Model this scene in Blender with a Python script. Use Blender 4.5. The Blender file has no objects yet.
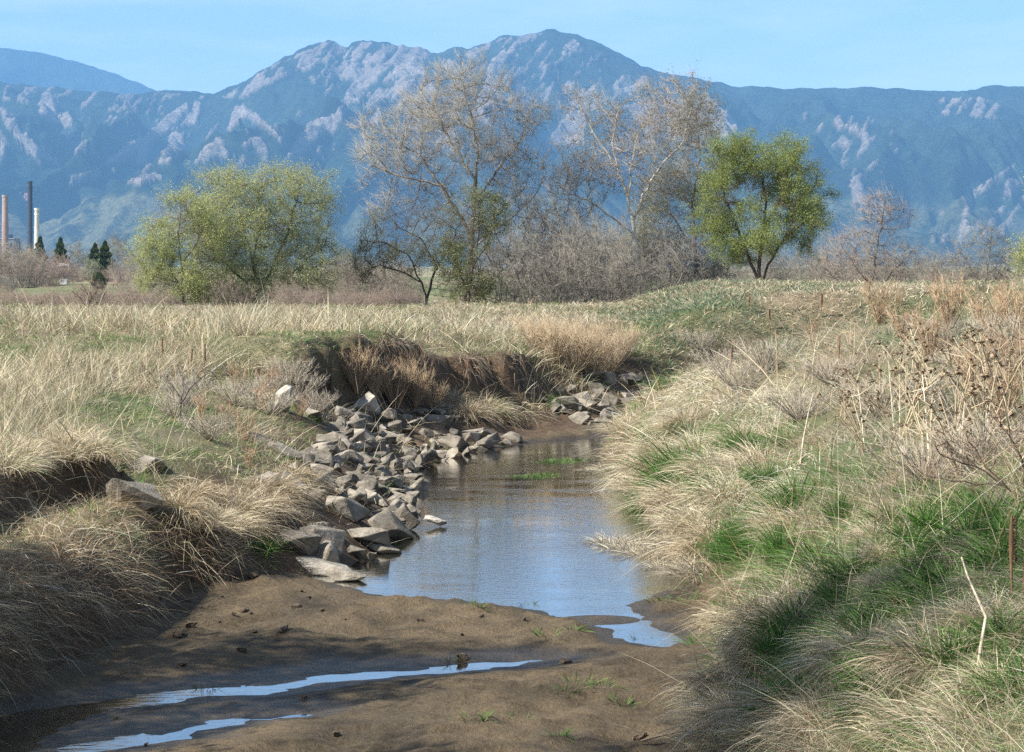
import bpy, bmesh, math, random
import numpy as np
from mathutils import Vector

sc = bpy.context.scene
COL = sc.collection
rng = np.random.default_rng(7)
random.seed(7)
R = math.radians

# ------------------------------------------------------------------ camera
F = 2380.0            # focal length in picture widths of 1024
HZ = 264.0            # picture row of the horizon
CZ = 4.0              # eye height over the water
cam_data = bpy.data.cameras.new('camera')
cam = bpy.data.objects.new('camera', cam_data)
COL.objects.link(cam)
cam.location = (0, 0, CZ)
cam.rotation_euler = (R(90), 0, 0)
cam_data.sensor_width = 36.0
cam_data.lens = 36.0 * F / 1024.0
cam_data.shift_y = -(376.0 - HZ) / 1024.0
cam_data.clip_start = 0.5
cam_data.clip_end = 40000
sc.camera = cam

# ------------------------------------------------------------------ sun and sky
SUN_AZ, SUN_EL = R(64), R(41)          # light travels to the right and away from the camera
sun_to = Vector((-math.sin(SUN_AZ) * math.cos(SUN_EL), -math.cos(SUN_AZ) * math.cos(SUN_EL), math.sin(SUN_EL)))
sd = bpy.data.lights.new('sun', 'SUN')
sd.energy = 4.9
sd.angle = R(0.55)
sd.color = (1.0, 0.955, 0.88)
sun = bpy.data.objects.new('sun', sd)
COL.objects.link(sun)
sun.rotation_euler = (-sun_to).to_track_quat('-Z', 'Y').to_euler()

world = bpy.data.worlds.new('World')
sc.world = world
world.use_nodes = True
wn, wl = world.node_tree.nodes, world.node_tree.links
wn.clear()
w_out = wn.new('ShaderNodeOutputWorld')
w_bg = wn.new('ShaderNodeBackground')
w_sky = wn.new('ShaderNodeTexSky')
w_sky.sky_type = 'NISHITA'
w_sky.sun_disc = False
w_sky.sun_elevation = SUN_EL
w_sky.sun_rotation = math.atan2(sun_to.x, sun_to.y)
w_sky.altitude = 1600
w_sky.air_density = 1.0
w_sky.dust_density = 0.6
w_sky.ozone_density = 1.5
w_bg.inputs['Strength'].default_value = 0.074
# thin cirrus veil
w_tc = wn.new('ShaderNodeTexCoord')
w_map = wn.new('ShaderNodeMapping')
w_map.inputs['Scale'].default_value = (3.0, 3.0, 16.0)
w_map.inputs['Rotation'].default_value = (0.0, R(8), 0.0)
w_noise = wn.new('ShaderNodeTexNoise')
w_noise.inputs['Scale'].default_value = 1.7
w_noise.inputs['Detail'].default_value = 6
w_noise.inputs['Roughness'].default_value = 0.62
w_ramp = wn.new('ShaderNodeValToRGB')
w_ramp.color_ramp.elements[0].position = 0.44
w_ramp.color_ramp.elements[0].color = (0, 0, 0, 1)
w_ramp.color_ramp.elements[1].position = 0.7
w_ramp.color_ramp.elements[1].color = (0.62, 0.62, 0.62, 1)
w_mix = wn.new('ShaderNodeMix')
w_mix.data_type = 'RGBA'
w_mix.inputs[7].default_value = (7.0, 7.6, 8.8, 1)
wl.new(w_tc.outputs['Generated'], w_map.inputs['Vector'])
wl.new(w_map.outputs['Vector'], w_noise.inputs['Vector'])
wl.new(w_noise.outputs['Fac'], w_ramp.inputs['Fac'])
wl.new(w_ramp.outputs['Color'], w_mix.inputs[0])
wl.new(w_sky.outputs['Color'], w_mix.inputs[6])
wl.new(w_mix.outputs[2], w_bg.inputs['Color'])
wl.new(w_bg.outputs['Background'], w_out.inputs['Surface'])

vs = sc.view_settings
vs.view_transform = 'Standard'
vs.look = 'None'
vs.exposure = 1.1
vs.gamma = 1.0
vs.use_curve_mapping = False
sc.cycles.max_bounces = 6
sc.cycles.diffuse_bounces = 3
sc.cycles.glossy_bounces = 3
sc.cycles.transmission_bounces = 4
sc.cycles.transparent_max_bounces = 8
sc.cycles.volume_bounces = 1
sc.cycles.sample_clamp_indirect = 6
sc.cycles.use_denoising = False
sc.cycles.use_adaptive_sampling = False

# ------------------------------------------------------------------ helpers
def sstep(a, b, v):
    t = np.clip((np.asarray(v, float) - a) / (b - a), 0, 1)
    return t * t * (3 - 2 * t)

_perm = np.random.default_rng(11).random((256, 256))
def vnoise(x, y):
    x = np.asarray(x, float); y = np.asarray(y, float)
    xi = np.floor(x).astype(int); yi = np.floor(y).astype(int)
    fx = x - xi; fy = y - yi
    fx = fx * fx * (3 - 2 * fx); fy = fy * fy * (3 - 2 * fy)
    a = _perm[xi % 256, yi % 256]; b = _perm[(xi + 1) % 256, yi % 256]
    c = _perm[xi % 256, (yi + 1) % 256]; d = _perm[(xi + 1) % 256, (yi + 1) % 256]
    return (a * (1 - fx) + b * fx) * (1 - fy) + (c * (1 - fx) + d * fx) * fy
def fbm(x, y, o=4, g=0.5):
    s = 0; a = 1; n = 0
    for k in range(o):
        s = s + a * (vnoise(x * 2**k + 17.3 * k, y * 2**k + 9.1 * k) - 0.5); n += a; a *= g
    return s / n * 2          # about -1..1

def mesh_np(name, verts, tris, mat, tint=None, smooth=False, attrs=None):
    """one mesh datablock out of numpy vertices and triangles, with an optional per-vertex tint"""
    me = bpy.data.meshes.new(name)
    verts = np.ascontiguousarray(verts, np.float32); tris = np.ascontiguousarray(tris, np.int32)
    n, m = len(verts), len(tris)
    k = tris.shape[1] if m else 3
    me.vertices.add(n); me.vertices.foreach_set('co', verts.ravel())
    me.loops.add(m * k); me.loops.foreach_set('vertex_index', tris.ravel())
    me.polygons.add(m); me.polygons.foreach_set('loop_start', np.arange(0, m * k, k, dtype=np.int32))
    if smooth:
        me.polygons.foreach_set('use_smooth', np.ones(m, bool))
    me.update(calc_edges=True)
    if tint is not None:
        a = me.attributes.new('tint', 'FLOAT_COLOR', 'POINT')
        c = np.ones((n, 4), np.float32); c[:, :3] = tint
        a.data.foreach_set('color', c.ravel())
    for an, av in (attrs or {}).items():
        a = me.attributes.new(an, 'FLOAT', 'POINT')
        a.data.foreach_set('value', np.ascontiguousarray(av, np.float32))
    me.materials.append(mat)
    return me

def link(name, me, parent=None, loc=None, rotz=None, scale=None):
    o = bpy.data.objects.new(name, me)
    COL.objects.link(o)
    if parent is not None:
        o.parent = parent
    if loc is not None:
        o.location = loc
    if rotz is not None:
        o.rotation_euler = (0, 0, rotz)
    if scale is not None:
        o.scale = scale if hasattr(scale, '__len__') else (scale,) * 3
    return o
def tag(o, label, cat, group=None, kind=None):
    o['label'] = label
    o['category'] = cat
    if group:
        o['group'] = group
    if kind:
        o['kind'] = kind
    return o
def thing(name, label, cat, loc, group=None, rotz=0):
    o = bpy.data.objects.new(name, None)
    COL.objects.link(o)
    o.location = loc
    o.rotation_euler = (0, 0, rotz)
    o.empty_display_size = 0.3
    return tag(o, label, cat, group)
def dup(src, loc, rotz, scale, label, group=None):
    o = src.copy(); COL.objects.link(o)
    o.location = loc; o.rotation_euler = (0, 0, rotz)
    o.scale = scale if hasattr(scale, '__len__') else (scale,) * 3
    o['label'] = label
    if group:
        o['group'] = group
    for ch in list(src.children):
        c = ch.copy(); COL.objects.link(c); c.parent = o
        for g in list(ch.children):
            d = g.copy(); COL.objects.link(d); d.parent = c
    return o

class Soup:
    """collects triangles with tints"""
    def __init__(s): s.v = []; s.t = []; s.c = []; s.n = 0
    def add(s, v, t, c):
        if len(v) == 0: return
        s.v.append(v); s.t.append(t + s.n); s.n += len(v)
        c = np.asarray(c, float)
        s.c.append(np.broadcast_to(c, (len(v), 3)) if c.ndim == 1 else c)
    def mesh(s, name, mat, smooth=False):
        return mesh_np(name, np.concatenate(s.v), np.concatenate(s.t), mat, np.concatenate(s.c), smooth)

def unit(v):
    v = np.asarray(v, float)
    return v / np.maximum(np.linalg.norm(v, axis=-1, keepdims=True), 1e-9)

def blades(root, d, bend, h, w, col, segs=2, face=None):
    """tapered curved grass blades: p(s) = root + h*(d*s + bend*s^2)"""
    n = len(root)
    h = np.broadcast_to(h, (n,)); w = np.broadcast_to(w, (n,))
    ang = rng.random(n) * 2 * np.pi
    side = np.stack([np.cos(ang), np.sin(ang), np.zeros(n)], 1) if face is None else face
    side = unit(side - d * (side * d).sum(1, keepdims=True))
    vs_ = []
    for i in range(segs):
        s = i / segs
        p = root + h[:, None] * (d * s + bend * s * s)
        ww = (w * (1 - 0.55 * s))[:, None] * 0.5
        vs_ += [p - side * ww, p + side * ww]
    vs_.append(root + h[:, None] * (d + bend))
    k = 2 * segs + 1
    v = np.stack(vs_, 1).reshape(-1, 3)
    f = []
    for i in range(segs - 1):
        a = 2 * i
        f += [(a, a + 1, a + 3), (a, a + 3, a + 2)]
    f.append((k - 3, k - 2, k - 1))
    t = (np.arange(n)[:, None, None] * k + np.array(f)[None]).reshape(-1, 3)
    c = np.repeat(col, k, axis=0)
    return v, t, c

def tubes(p0, p1, r0, r1, t0=None, t1=None, sides=5):
    """frusta between pairs of points; rings follow the given tangents"""
    n = len(p0)
    if n == 0:
        return np.zeros((0, 3)), np.zeros((0, 3), int)
    d = unit(p1 - p0)
    t0 = d if t0 is None else t0; t1 = d if t1 is None else t1
    ref = np.array([0.83, 0.37, 0.41])
    def ring(p, t, r):
        u = unit(np.cross(t, ref)); w = np.cross(t, u)
        a = np.arange(sides) * 2 * np.pi / sides
        return p[:, None] + r[:, None, None] * (np.cos(a)[None, :, None] * u[:, None] + np.sin(a)[None, :, None] * w[:, None])
    v = np.concatenate([ring(p0, t0, r0), ring(p1, t1, r1)], 1)
    f = []
    for i in range(sides):
        j = (i + 1) % sides
        f += [(i, j, sides + j), (i, sides + j, sides + i)]
    t = (np.arange(n)[:, None, None] * 2 * sides + np.array(f)[None]).reshape(-1, 3)
    return v.reshape(-1, 3), t

def cones(p0, p1, r):
    """three-sided tapering twigs"""
    n = len(p0)
    d = unit(p1 - p0)
    u = unit(np.cross(d, np.array([0.83, 0.37, 0.41]))); w = np.cross(d, u)
    vv = []
    for k in range(3):
        a = k * 2.0944
        vv.append(p0 + r[:, None] * (math.cos(a) * u + math.sin(a) * w))
    vv.append(p1)
    v = np.stack(vv, 1).reshape(-1, 3)
    f = np.array([(0, 1, 3), (1, 2, 3), (2, 0, 3)])
    return v, (np.arange(n)[:, None, None] * 4 + f[None]).reshape(-1, 3)

def leafs(p, size, col):
    n = len(p)
    u = unit(rng.normal(size=(n, 3))); w = unit(np.cross(u, rng.normal(size=(n, 3))))
    s = np.broadcast_to(size, (n,))[:, None]
    v = np.stack([p - u * s * .5, p + w * s * .32, p + u * s * .5, p - w * s * .32], 1).reshape(-1, 3)
    f = np.array([(0, 1, 2), (0, 2, 3)])
    return v, (np.arange(n)[:, None, None] * 4 + f[None]).reshape(-1, 3), np.repeat(col, 4, axis=0)

# ------------------------------------------------------------------ materials
def nodemat(name):
    m = bpy.data.materials.new(name); m.use_nodes = True
    nt = m.node_tree; nt.nodes.clear()
    out = nt.nodes.new('ShaderNodeOutputMaterial')
    return m, nt, nt.nodes, nt.links, out

def tint_mat(name, rough=0.8, transl=0.0, noise=0.0, nscale=40.0, spec=0.2, bump=0.0):
    m, nt, N, L, out = nodemat(name)
    at = N.new('ShaderNodeAttribute'); at.attribute_name = 'tint'
    b = N.new('ShaderNodeBsdfPrincipled')
    b.inputs['Roughness'].default_value = rough
    b.inputs['Specular IOR Level'].default_value = spec
    c = at.outputs['Color']
    if noise:
        nz = N.new('ShaderNodeTexNoise'); nz.inputs['Scale'].default_value = nscale; nz.inputs['Detail'].default_value = 4
        tc = N.new('ShaderNodeTexCoord'); L.new(tc.outputs['Object'], nz.inputs['Vector'])
        mr = N.new('ShaderNodeMapRange')
        mr.inputs['From Min'].default_value = 0.25; mr.inputs['From Max'].default_value = 0.75
        mr.inputs['To Min'].default_value = 1 - noise; mr.inputs['To Max'].default_value = 1 + noise
        L.new(nz.outputs['Fac'], mr.inputs['Value'])
        mx = N.new('ShaderNodeVectorMath'); mx.operation = 'SCALE'
        L.new(c, mx.inputs[0]); L.new(mr.outputs['Result'], mx.inputs['Scale'])
        c = mx.outputs['Vector']
        if bump:
            bp = N.new('ShaderNodeBump'); bp.inputs['Strength'].default_value = bump; bp.inputs['Distance'].default_value = 0.02
            L.new(nz.outputs['Fac'], bp.inputs['Height']); L.new(bp.outputs['Normal'], b.inputs['Normal'])
    L.new(c, b.inputs['Base Color'])
    if transl:
        tr = N.new('ShaderNodeBsdfTranslucent'); L.new(c, tr.inputs['Color'])
        ms = N.new('ShaderNodeMixShader'); ms.inputs[0].default_value = transl
        L.new(b.outputs[0], ms.inputs[1]); L.new(tr.outputs[0], ms.inputs[2]); L.new(ms.outputs[0], out.inputs['Surface'])
    else:
        L.new(b.outputs[0], out.inputs['Surface'])
    return m

M_BLADE = tint_mat('grass_blade', 0.75, 0.24)
M_LEAF = tint_mat('leaf', 0.6, 0.42)
M_BARK = tint_mat('bark', 0.9, 0, 0.35, 6.0, 0.15, 0.5)
M_TWIG = tint_mat('twig', 0.85, 0)
M_PAINT = tint_mat('masonry', 0.85, 0, 0.18, 0.6, 0.2)

def rock_mat(lo=(.12, .105, .082, 1), hi=(.34, .30, .24, 1), name='rock'):
    m, nt, N, L, out = nodemat(name)
    tc = N.new('ShaderNodeTexCoord'); oi = N.new('ShaderNodeObjectInfo')
    add = N.new('ShaderNodeVectorMath'); add.operation = 'ADD'
    L.new(tc.outputs['Object'], add.inputs[0]); L.new(oi.outputs['Location'], add.inputs[1])
    n1 = N.new('ShaderNodeTexNoise'); n1.inputs['Scale'].default_value = 2.6; n1.inputs['Detail'].default_value = 9; n1.inputs['Roughness'].default_value = .7
    n2 = N.new('ShaderNodeTexNoise'); n2.inputs['Scale'].default_value = 28; n2.inputs['Detail'].default_value = 5
    L.new(add.outputs[0], n1.inputs['Vector']); L.new(add.outputs[0], n2.inputs['Vector'])
    rp = N.new('ShaderNodeValToRGB')
    e = rp.color_ramp.elements
    e[0].position = .36; e[0].color = lo
    e[1].position = .64; e[1].color = hi
    L.new(n1.outputs['Fac'], rp.inputs['Fac'])
    hs = N.new('ShaderNodeHueSaturation')
    mr = N.new('ShaderNodeMapRange'); mr.inputs['To Min'].default_value = .62; mr.inputs['To Max'].default_value = 1.25
    L.new(oi.outputs['Random'], mr.inputs['Value']); L.new(mr.outputs['Result'], hs.inputs['Value'])
    L.new(rp.outputs['Color'], hs.inputs['Color'])
    b = N.new('ShaderNodeBsdfPrincipled'); b.inputs['Roughness'].default_value = .9; b.inputs['Specular IOR Level'].default_value = .2
    L.new(hs.outputs['Color'], b.inputs['Base Color'])
    ad = N.new('ShaderNodeMath'); ad.operation = 'MULTIPLY_ADD'; ad.inputs[1].default_value = .35
    L.new(n2.outputs['Fac'], ad.inputs[0]); L.new(n1.outputs['Fac'], ad.inputs[2])
    bp = N.new('ShaderNodeBump'); bp.inputs['Strength'].default_value = .7; bp.inputs['Distance'].default_value = .05
    L.new(ad.outputs[0], bp.inputs['Height']); L.new(bp.outputs['Normal'], b.inputs['Normal'])
    L.new(b.outputs[0], out.inputs['Surface'])
    return m
M_ROCK = rock_mat()
M_ROCK_PALE = rock_mat((.24, .215, .175, 1), (.47, .43, .36, 1), 'pale_rock')

def ground_mat():
    m, nt, N, L, out = nodemat('ground')
    at = N.new('ShaderNodeAttribute'); at.attribute_name = 'tint'
    wet = N.new('ShaderNodeAttribute'); wet.attribute_name = 'wet'
    tc = N.new('ShaderNodeTexCoord')
    n1 = N.new('ShaderNodeTexNoise'); n1.inputs['Scale'].default_value = 2.2; n1.inputs['Detail'].default_value = 8; n1.inputs['Roughness'].default_value = .65
    n2 = N.new('ShaderNodeTexNoise'); n2.inputs['Scale'].default_value = 16; n2.inputs['Detail'].default_value = 6; n2.inputs['Roughness'].default_value = .7
    for n in (n1, n2): L.new(tc.outputs['Object'], n.inputs['Vector'])
    sm = N.new('ShaderNodeMath'); sm.operation = 'ADD'
    L.new(n1.outputs['Fac'], sm.inputs[0]); L.new(n2.outputs['Fac'], sm.inputs[1])
    mr = N.new('ShaderNodeMapRange')
    mr.inputs['From Min'].default_value = .65; mr.inputs['From Max'].default_value = 1.35
    mr.inputs['To Min'].default_value = .55; mr.inputs['To Max'].default_value = 1.45
    L.new(sm.outputs[0], mr.inputs['Value'])
    wd = N.new('ShaderNodeMapRange'); wd.inputs['To Min'].default_value = 1.0; wd.inputs['To Max'].default_value = .52
    L.new(wet.outputs['Fac'], wd.inputs['Value'])
    mu = N.new('ShaderNodeMath'); mu.operation = 'MULTIPLY'
    L.new(mr.outputs['Result'], mu.inputs[0]); L.new(wd.outputs['Result'], mu.inputs[1])
    mx = N.new('ShaderNodeVectorMath'); mx.operation = 'SCALE'
    L.new(at.outputs['Color'], mx.inputs[0]); L.new(mu.outputs[0], mx.inputs['Scale'])
    b = N.new('ShaderNodeBsdfPrincipled')
    L.new(mx.outputs['Vector'], b.inputs['Base Color'])
    rr = N.new('ShaderNodeMapRange'); rr.inputs['To Min'].default_value = .92; rr.inputs['To Max'].default_value = .42
    L.new(wet.outputs['Fac'], rr.inputs['Value']); L.new(rr.outputs['Result'], b.inputs['Roughness'])
    b.inputs['Specular IOR Level'].default_value = .3
    bp = N.new('ShaderNodeBump'); bp.inputs['Strength'].default_value = 1.0; bp.inputs['Distance'].default_value = .07
    L.new(sm.outputs[0], bp.inputs['Height']); L.new(bp.outputs['Normal'], b.inputs['Normal'])
    L.new(b.outputs[0], out.inputs['Surface'])
    return m
M_GROUND = ground_mat()

def mountain_mat():
    m, nt, N, L, out = nodemat('mountain')
    at = N.new('ShaderNodeAttribute'); at.attribute_name = 'tint'
    tc = N.new('ShaderNodeTexCoord')
    n1 = N.new('ShaderNodeTexNoise'); n1.inputs['Scale'].default_value = .07; n1.inputs['Detail'].default_value = 5; n1.inputs['Roughness'].default_value = .7
    L.new(tc.outputs['Object'], n1.inputs['Vector'])
    mr = N.new('ShaderNodeMapRange')
    mr.inputs['From Min'].default_value = .3; mr.inputs['From Max'].default_value = .7
    mr.inputs['To Min'].default_value = .35; mr.inputs['To Max'].default_value = 1.65
    L.new(n1.outputs['Fac'], mr.inputs['Value'])
    mx = N.new('ShaderNodeVectorMath'); mx.operation = 'SCALE'
    L.new(at.outputs['Color'], mx.inputs[0]); L.new(mr.outputs['Result'], mx.inputs['Scale'])
    b = N.new('ShaderNodeBsdfPrincipled'); b.inputs['Roughness'].default_value = .95; b.inputs['Specular IOR Level'].default_value = .05
    L.new(mx.outputs['Vector'], b.inputs['Base Color'])
    bp = N.new('ShaderNodeBump'); bp.inputs['Strength'].default_value = 1.0; bp.inputs['Distance'].default_value = 14
    L.new(n1.outputs['Fac'], bp.inputs['Height']); L.new(bp.outputs['Normal'], b.inputs['Normal'])
    L.new(b.outputs[0], out.inputs['Surface'])
    return m
M_MOUNT = mountain_mat()

def water_mat():
    m, nt, N, L, out = nodemat('water')
    tc = N.new('ShaderNodeTexCoord')
    mp = N.new('ShaderNodeMapping'); mp.inputs['Scale'].default_value = (1.0, 2.2, 1.0); mp.inputs['Rotation'].default_value = (0, 0, R(12))
    L.new(tc.outputs['Object'], mp.inputs['Vector'])
    n1 = N.new('ShaderNodeTexNoise'); n1.inputs['Scale'].default_value = 5.5; n1.inputs['Detail'].default_value = 3
    n2 = N.new('ShaderNodeTexNoise'); n2.inputs['Scale'].default_value = .5; n2.inputs['Detail'].default_value = 2
    L.new(mp.outputs['Vector'], n1.inputs['Vector']); L.new(mp.outputs['Vector'], n2.inputs['Vector'])
    st = N.new('ShaderNodeMapRange')
    st.inputs['From Min'].default_value = .35; st.inputs['From Max'].default_value = .65
    st.inputs['To Min'].default_value = .02; st.inputs['To Max'].default_value = .10
    L.new(n2.outputs['Fac'], st.inputs['Value'])
    bp = N.new('ShaderNodeBump'); bp.inputs['Distance'].default_value = .05
    L.new(st.outputs['Result'], bp.inputs['Strength']); L.new(n1.outputs['Fac'], bp.inputs['Height'])
    b = N.new('ShaderNodeBsdfPrincipled')
    b.inputs['Base Color'].default_value = (.022, .022, .015, 1)
    b.inputs['Coat Weight'].default_value = 1.0
    b.inputs['Coat IOR'].default_value = 1.6
    b.inputs['Coat Roughness'].default_value = .02
    b.inputs['Roughness'].default_value = .02
    b.inputs['IOR'].default_value = 1.33
    L.new(bp.outputs['Normal'], b.inputs['Normal']); L.new(bp.outputs['Normal'], b.inputs['Coat Normal'])
    L.new(b.outputs[0], out.inputs['Surface'])
    return m
M_WATER = water_mat()

# ------------------------------------------------------------------ the lie of the land
LB = np.array([(-4.6, -30), (-4.7, 18), (-4.75, 21), (-4.35, 23.5), (-3.8, 26), (-3.95, 28), (-3.1, 29.6), (-2.3, 31), (-1.75, 33.5), (-1.8, 40),
               (-1.9, 46), (-1.4, 49), (-0.4, 52), (0.9, 55), (2.5, 57.3), (4.2, 60.5), (8, 64.5), (13.5, 67.2)], float)
RB = np.array([(0.9, -30), (1.2, 14), (1.5, 19.5), (2.0, 22.9), (2.2, 25.3), (2.2, 29), (2.3, 32), (2.2, 36), (2.15, 40), (1.95, 45),
               (1.85, 49), (2.1, 52), (3.2, 54.5), (5.5, 57.5), (9, 62.5), (14, 67)], float)
BED = np.concatenate([LB, RB[::-1]])
POOL = np.array([(-2.6, 30.3), (-1.75, 29.1), (-.97, 28.3), (-.14, 27.8), (.5, 27.3), (.95, 26.1), (1.35, 25.1), (1.6, 24.8), (1.72, 25.3), (1.5, 26.2), (1.35, 27.3),
                 (1.75, 28.6), (2.35, 30), (2.5, 34), (2.4, 40), (2.2, 45), (2.1, 49.5), (2.6, 53), (4, 56), (9, 63), (14, 67), (13, 67), (7, 62.5), (3.5, 57.5), (2.0, 54.6), (.4, 53),
                 (-.5, 51.6), (-1.6, 48.6), (-2.1, 46), (-2.0, 40), (-1.95, 33.5)], float)
PUD1 = np.array([(.25, 24.05), (-.6, 23.6), (-1.3, 23.25), (-2.1, 22.6), (-2.9, 22.1), (-3.6, 21.5), (-4.4, 20.6), (-4.6, 19), (-4.5, 17)], float)
PUD1W = [.03, .08, .10, .12, .15, .22, .42, .6, .7]
PUD2 = np.array([(-1.9, 21.1), (-2.4, 20.9), (-2.9, 20.2), (-3.6, 19.6), (-3.8, 17)], float)
PUD2W = [-.06, .0, .07, .16, .35]

def segd(px, py, P, closed=False, W=None):
    """distance to a polyline, and the interpolated attributes of the nearest point"""
    Q = np.concatenate([P, P[:1]]) if closed else P
    best = np.full(px.shape, 1e9); by = np.zeros(px.shape); bw = np.zeros(px.shape)
    for i in range(len(Q) - 1):
        a, b = Q[i], Q[i + 1]; ab = b - a
        t = np.clip(((px - a[0]) * ab[0] + (py - a[1]) * ab[1]) / (ab @ ab), 0, 1)
        d = np.hypot(px - a[0] - t * ab[0], py - a[1] - t * ab[1])
        if W is not None:
            d = d - (W[i] * (1 - t) + W[i + 1] * t)
        m = d < best
        best = np.where(m, d, best); by = np.where(m, a[1] + t * ab[1], by)
    return best, by
def inpoly(px, py, P):
    c = np.zeros(px.shape, bool); n = len(P)
    for i in range(n):
        x0, y0 = P[i]; x1, y1 = P[(i + 1) % n]
        if y0 == y1: continue
        c ^= ((y0 > py) != (y1 > py)) & (px < (x1 - x0) * (py - y0) / (y1 - y0) + x0)
    return c

def field_h(y):
    return np.interp(y, [-50, 20, 28, 45, 57, 70, 120, 180, 300, 1000, 4000, 9000], [1.3, 1.4, 1.55, 2.05, 2.48, 2.12, 1.78, 1.58, 1.45, 0.2, -1.5, -2])

def ground(x, y, full=False):
    x = np.atleast_1d(np.asarray(x, float)); y = np.atleast_1d(np.asarray(y, float))
    wx = x + .16 * fbm(x * .9, y * .9, 3); wy = y + .16 * fbm(x * .9 + 50, y * .9, 3)
    far = (np.abs(x) > 60) | (y > 140)
    rgh = .14 * fbm(x * 4.5, y * 4.0, 2) * ((np.abs(y - 52) < 7) | (np.abs(y - 27) < 4)) + .28 * fbm(x * 1.7 + 40, y * 1.5, 3) * sstep(1.3, 2.2, np.abs(x) + 9 * (np.abs(y - 52) < 6))
    dL, yL = segd(wx, wy, LB); dR, yR = segd(wx, wy, RB)
    ins = inpoly(wx, wy, BED) & ~far
    HF = field_h(y)
    near = np.interp(dL, [0, .12, .4, .75, 1.4, 4], [.05, .4, .9, 1.12, 1.25, 1.35])
    dn = dL + rgh + .35 * fbm(x * 1.3 + 21, y * 1.0, 3)
    near = near - .18 * sstep(.9, 1.3, dL) + .55 * sstep(1.75, 2.0, dn) * sstep(23.5, 25.5, yL)
    near = near + sstep(3, 7, dL) * (HF - near)
    rock = np.interp(dL, [0, .3, 1.2, 2.4, 4, 7], [.0, .22, .75, 1.2, 1.55, 1.8])
    rock = rock + sstep(4, 8, dL) * (HF - rock)
    cut = np.interp(dL + rgh * 1.3, [0, .8, 1.4, 2.5, 2.62, 2.85, 3.2, 5], [.04, .14, .42, .80, .95, 2.15, 2.42, 2.5])
    cut = cut + sstep(4, 7, dL) * (HF - cut)
    cut2 = np.interp(dL + rgh * 1.3, [0, .8, 1.6, 2.2, 2.4, 2.8, 4.5, 6], [.04, .14, .45, .75, .90, 1.75, 2.25, 2.4])
    soft = np.interp(dL, [0, .5, 2, 4, 7], [.05, .28, 1.0, 1.8, 2.3])
    soft = soft + sstep(4, 8, dL) * (HF - soft)
    w1 = sstep(28.6, 30.2, yL); w2 = sstep(46.5, 49.5, yL); w3 = sstep(53.5, 54.6, yL); w4 = sstep(57.2, 60, yL)
    zl = near * (1 - w1) + rock * w1
    zl = zl * (1 - w2) + cut * w2
    zl = zl * (1 - w3) + cut2 * w3
    zl = zl * (1 - w4) + soft * w4
    zr = np.interp(dR, [0, .12, .6, 1.5, 3, 5, 8, 12, 40], [.03, .26, 1.0, 1.62, 2.18, 2.6, 2.95, 3.12, 3.12])
    zr = zr + .22 * fbm(x * .7, y * .5, 3) * sstep(.2, 1.2, dR)
    zr = zr + sstep(80, 108, y) * (HF - zr)
    w = sstep(.4, .6, dR / (dL + dR + 1e-6))        # 1 = left bank
    z = zl * w + zr * (1 - w)
    dm = np.minimum(dL, dR)
    berm = 2.0 + (1.16 + .26 * fbm(x * .16, y * .1, 3)) * sstep(2.0, 6.8, x) * sstep(60, 71, y) * (1 - sstep(84, 108, y))
    z = np.where(y > 56, z + (np.maximum(z, berm) - z) * sstep(1.5, 5.5, dm), z)
    z = z + sstep(.2, 1.0, dm) * (.10 * fbm(x * .7, y * .7, 3) + .05 * fbm(x * 2.6, y * 2.6, 2)) * (1 - .6 * sstep(60, 200, y))
    z = np.where(far, HF + .25 * fbm(x * .03, y * .02, 3), z)
    # bed
    dp, _ = segd(wx, wy, POOL, True)
    sp = np.where(inpoly(wx, wy, POOL), -dp, dp) + (.22 * fbm(x * 1.3 + 8, y * 1.0, 3) + .10 * fbm(x * 5, y * 4, 2)) * (y < 31)
    sp = np.maximum(sp, .28 - np.hypot((x - .98) / 1.5, (y - 26.75) / 1.2) * .9)
    mud = np.clip(sp * .12, -.3, .12) + .05 * fbm(x * 1.1, y * .8, 3) * sstep(0, .5, sp) + .075 * fbm(x * 3.0, y * 2.6, 3) * sstep(0.05, .4, sp) + .06 * np.abs(fbm(x * 4.6, y * 4.0, 2)) * sstep(.1, .5, sp) + .03 * sstep(.1, .5, fbm(x * 2.3 + 3, y * 3.4, 3)) * sstep(.2, .7, sp)
    p1, _ = segd(wx, wy, PUD1, W=PUD1W); p2, _ = segd(wx, wy, PUD2, W=PUD2W)
    pd = np.minimum(p1, p2) + (.13 * fbm(x * 1.5, y * 3.2, 4, .6) + .05) * sstep(-.5, .1, np.minimum(p1, p2))
    mud = np.minimum(mud, np.clip(-.012 + pd * .12, -.06, .25) + .022 * fbm(x * 2.2, y * 3.6, 4, .6))
    mud = np.where(y > 53.5, np.maximum(mud, -.3 + 0 * mud), mud)
    edge = sstep(0, .35, dm)
    zb = mud * edge + np.maximum(mud, .04) * (1 - edge)
    zb = np.where(sp < .1, mud, zb)
    z = np.where(ins, zb, z)
    if full:
        return z, ins, dL, dR, sp, pd, w, yL
    return z

def gz(x, y):
    return float(ground(x, y)[0])
def hit(px, py, y0=9.0, y1=300.0):
    """the ground point seen at a picture position"""
    n = 3000
    Y = np.geomspace(y0, y1, n)
    X = (px - 512) / F * Y
    g = ground(X, Y)
    zr = CZ - (py - HZ) / F * Y
    b = np.nonzero(zr <= g)[0]
    i = b[0] if len(b) else n - 1
    return float(X[i]), float(Y[i]), float(g[i])
def at(px, py, Y):
    return np.array([(px - 512) / F * Y, Y, CZ - (py - HZ) / F * Y])

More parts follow.
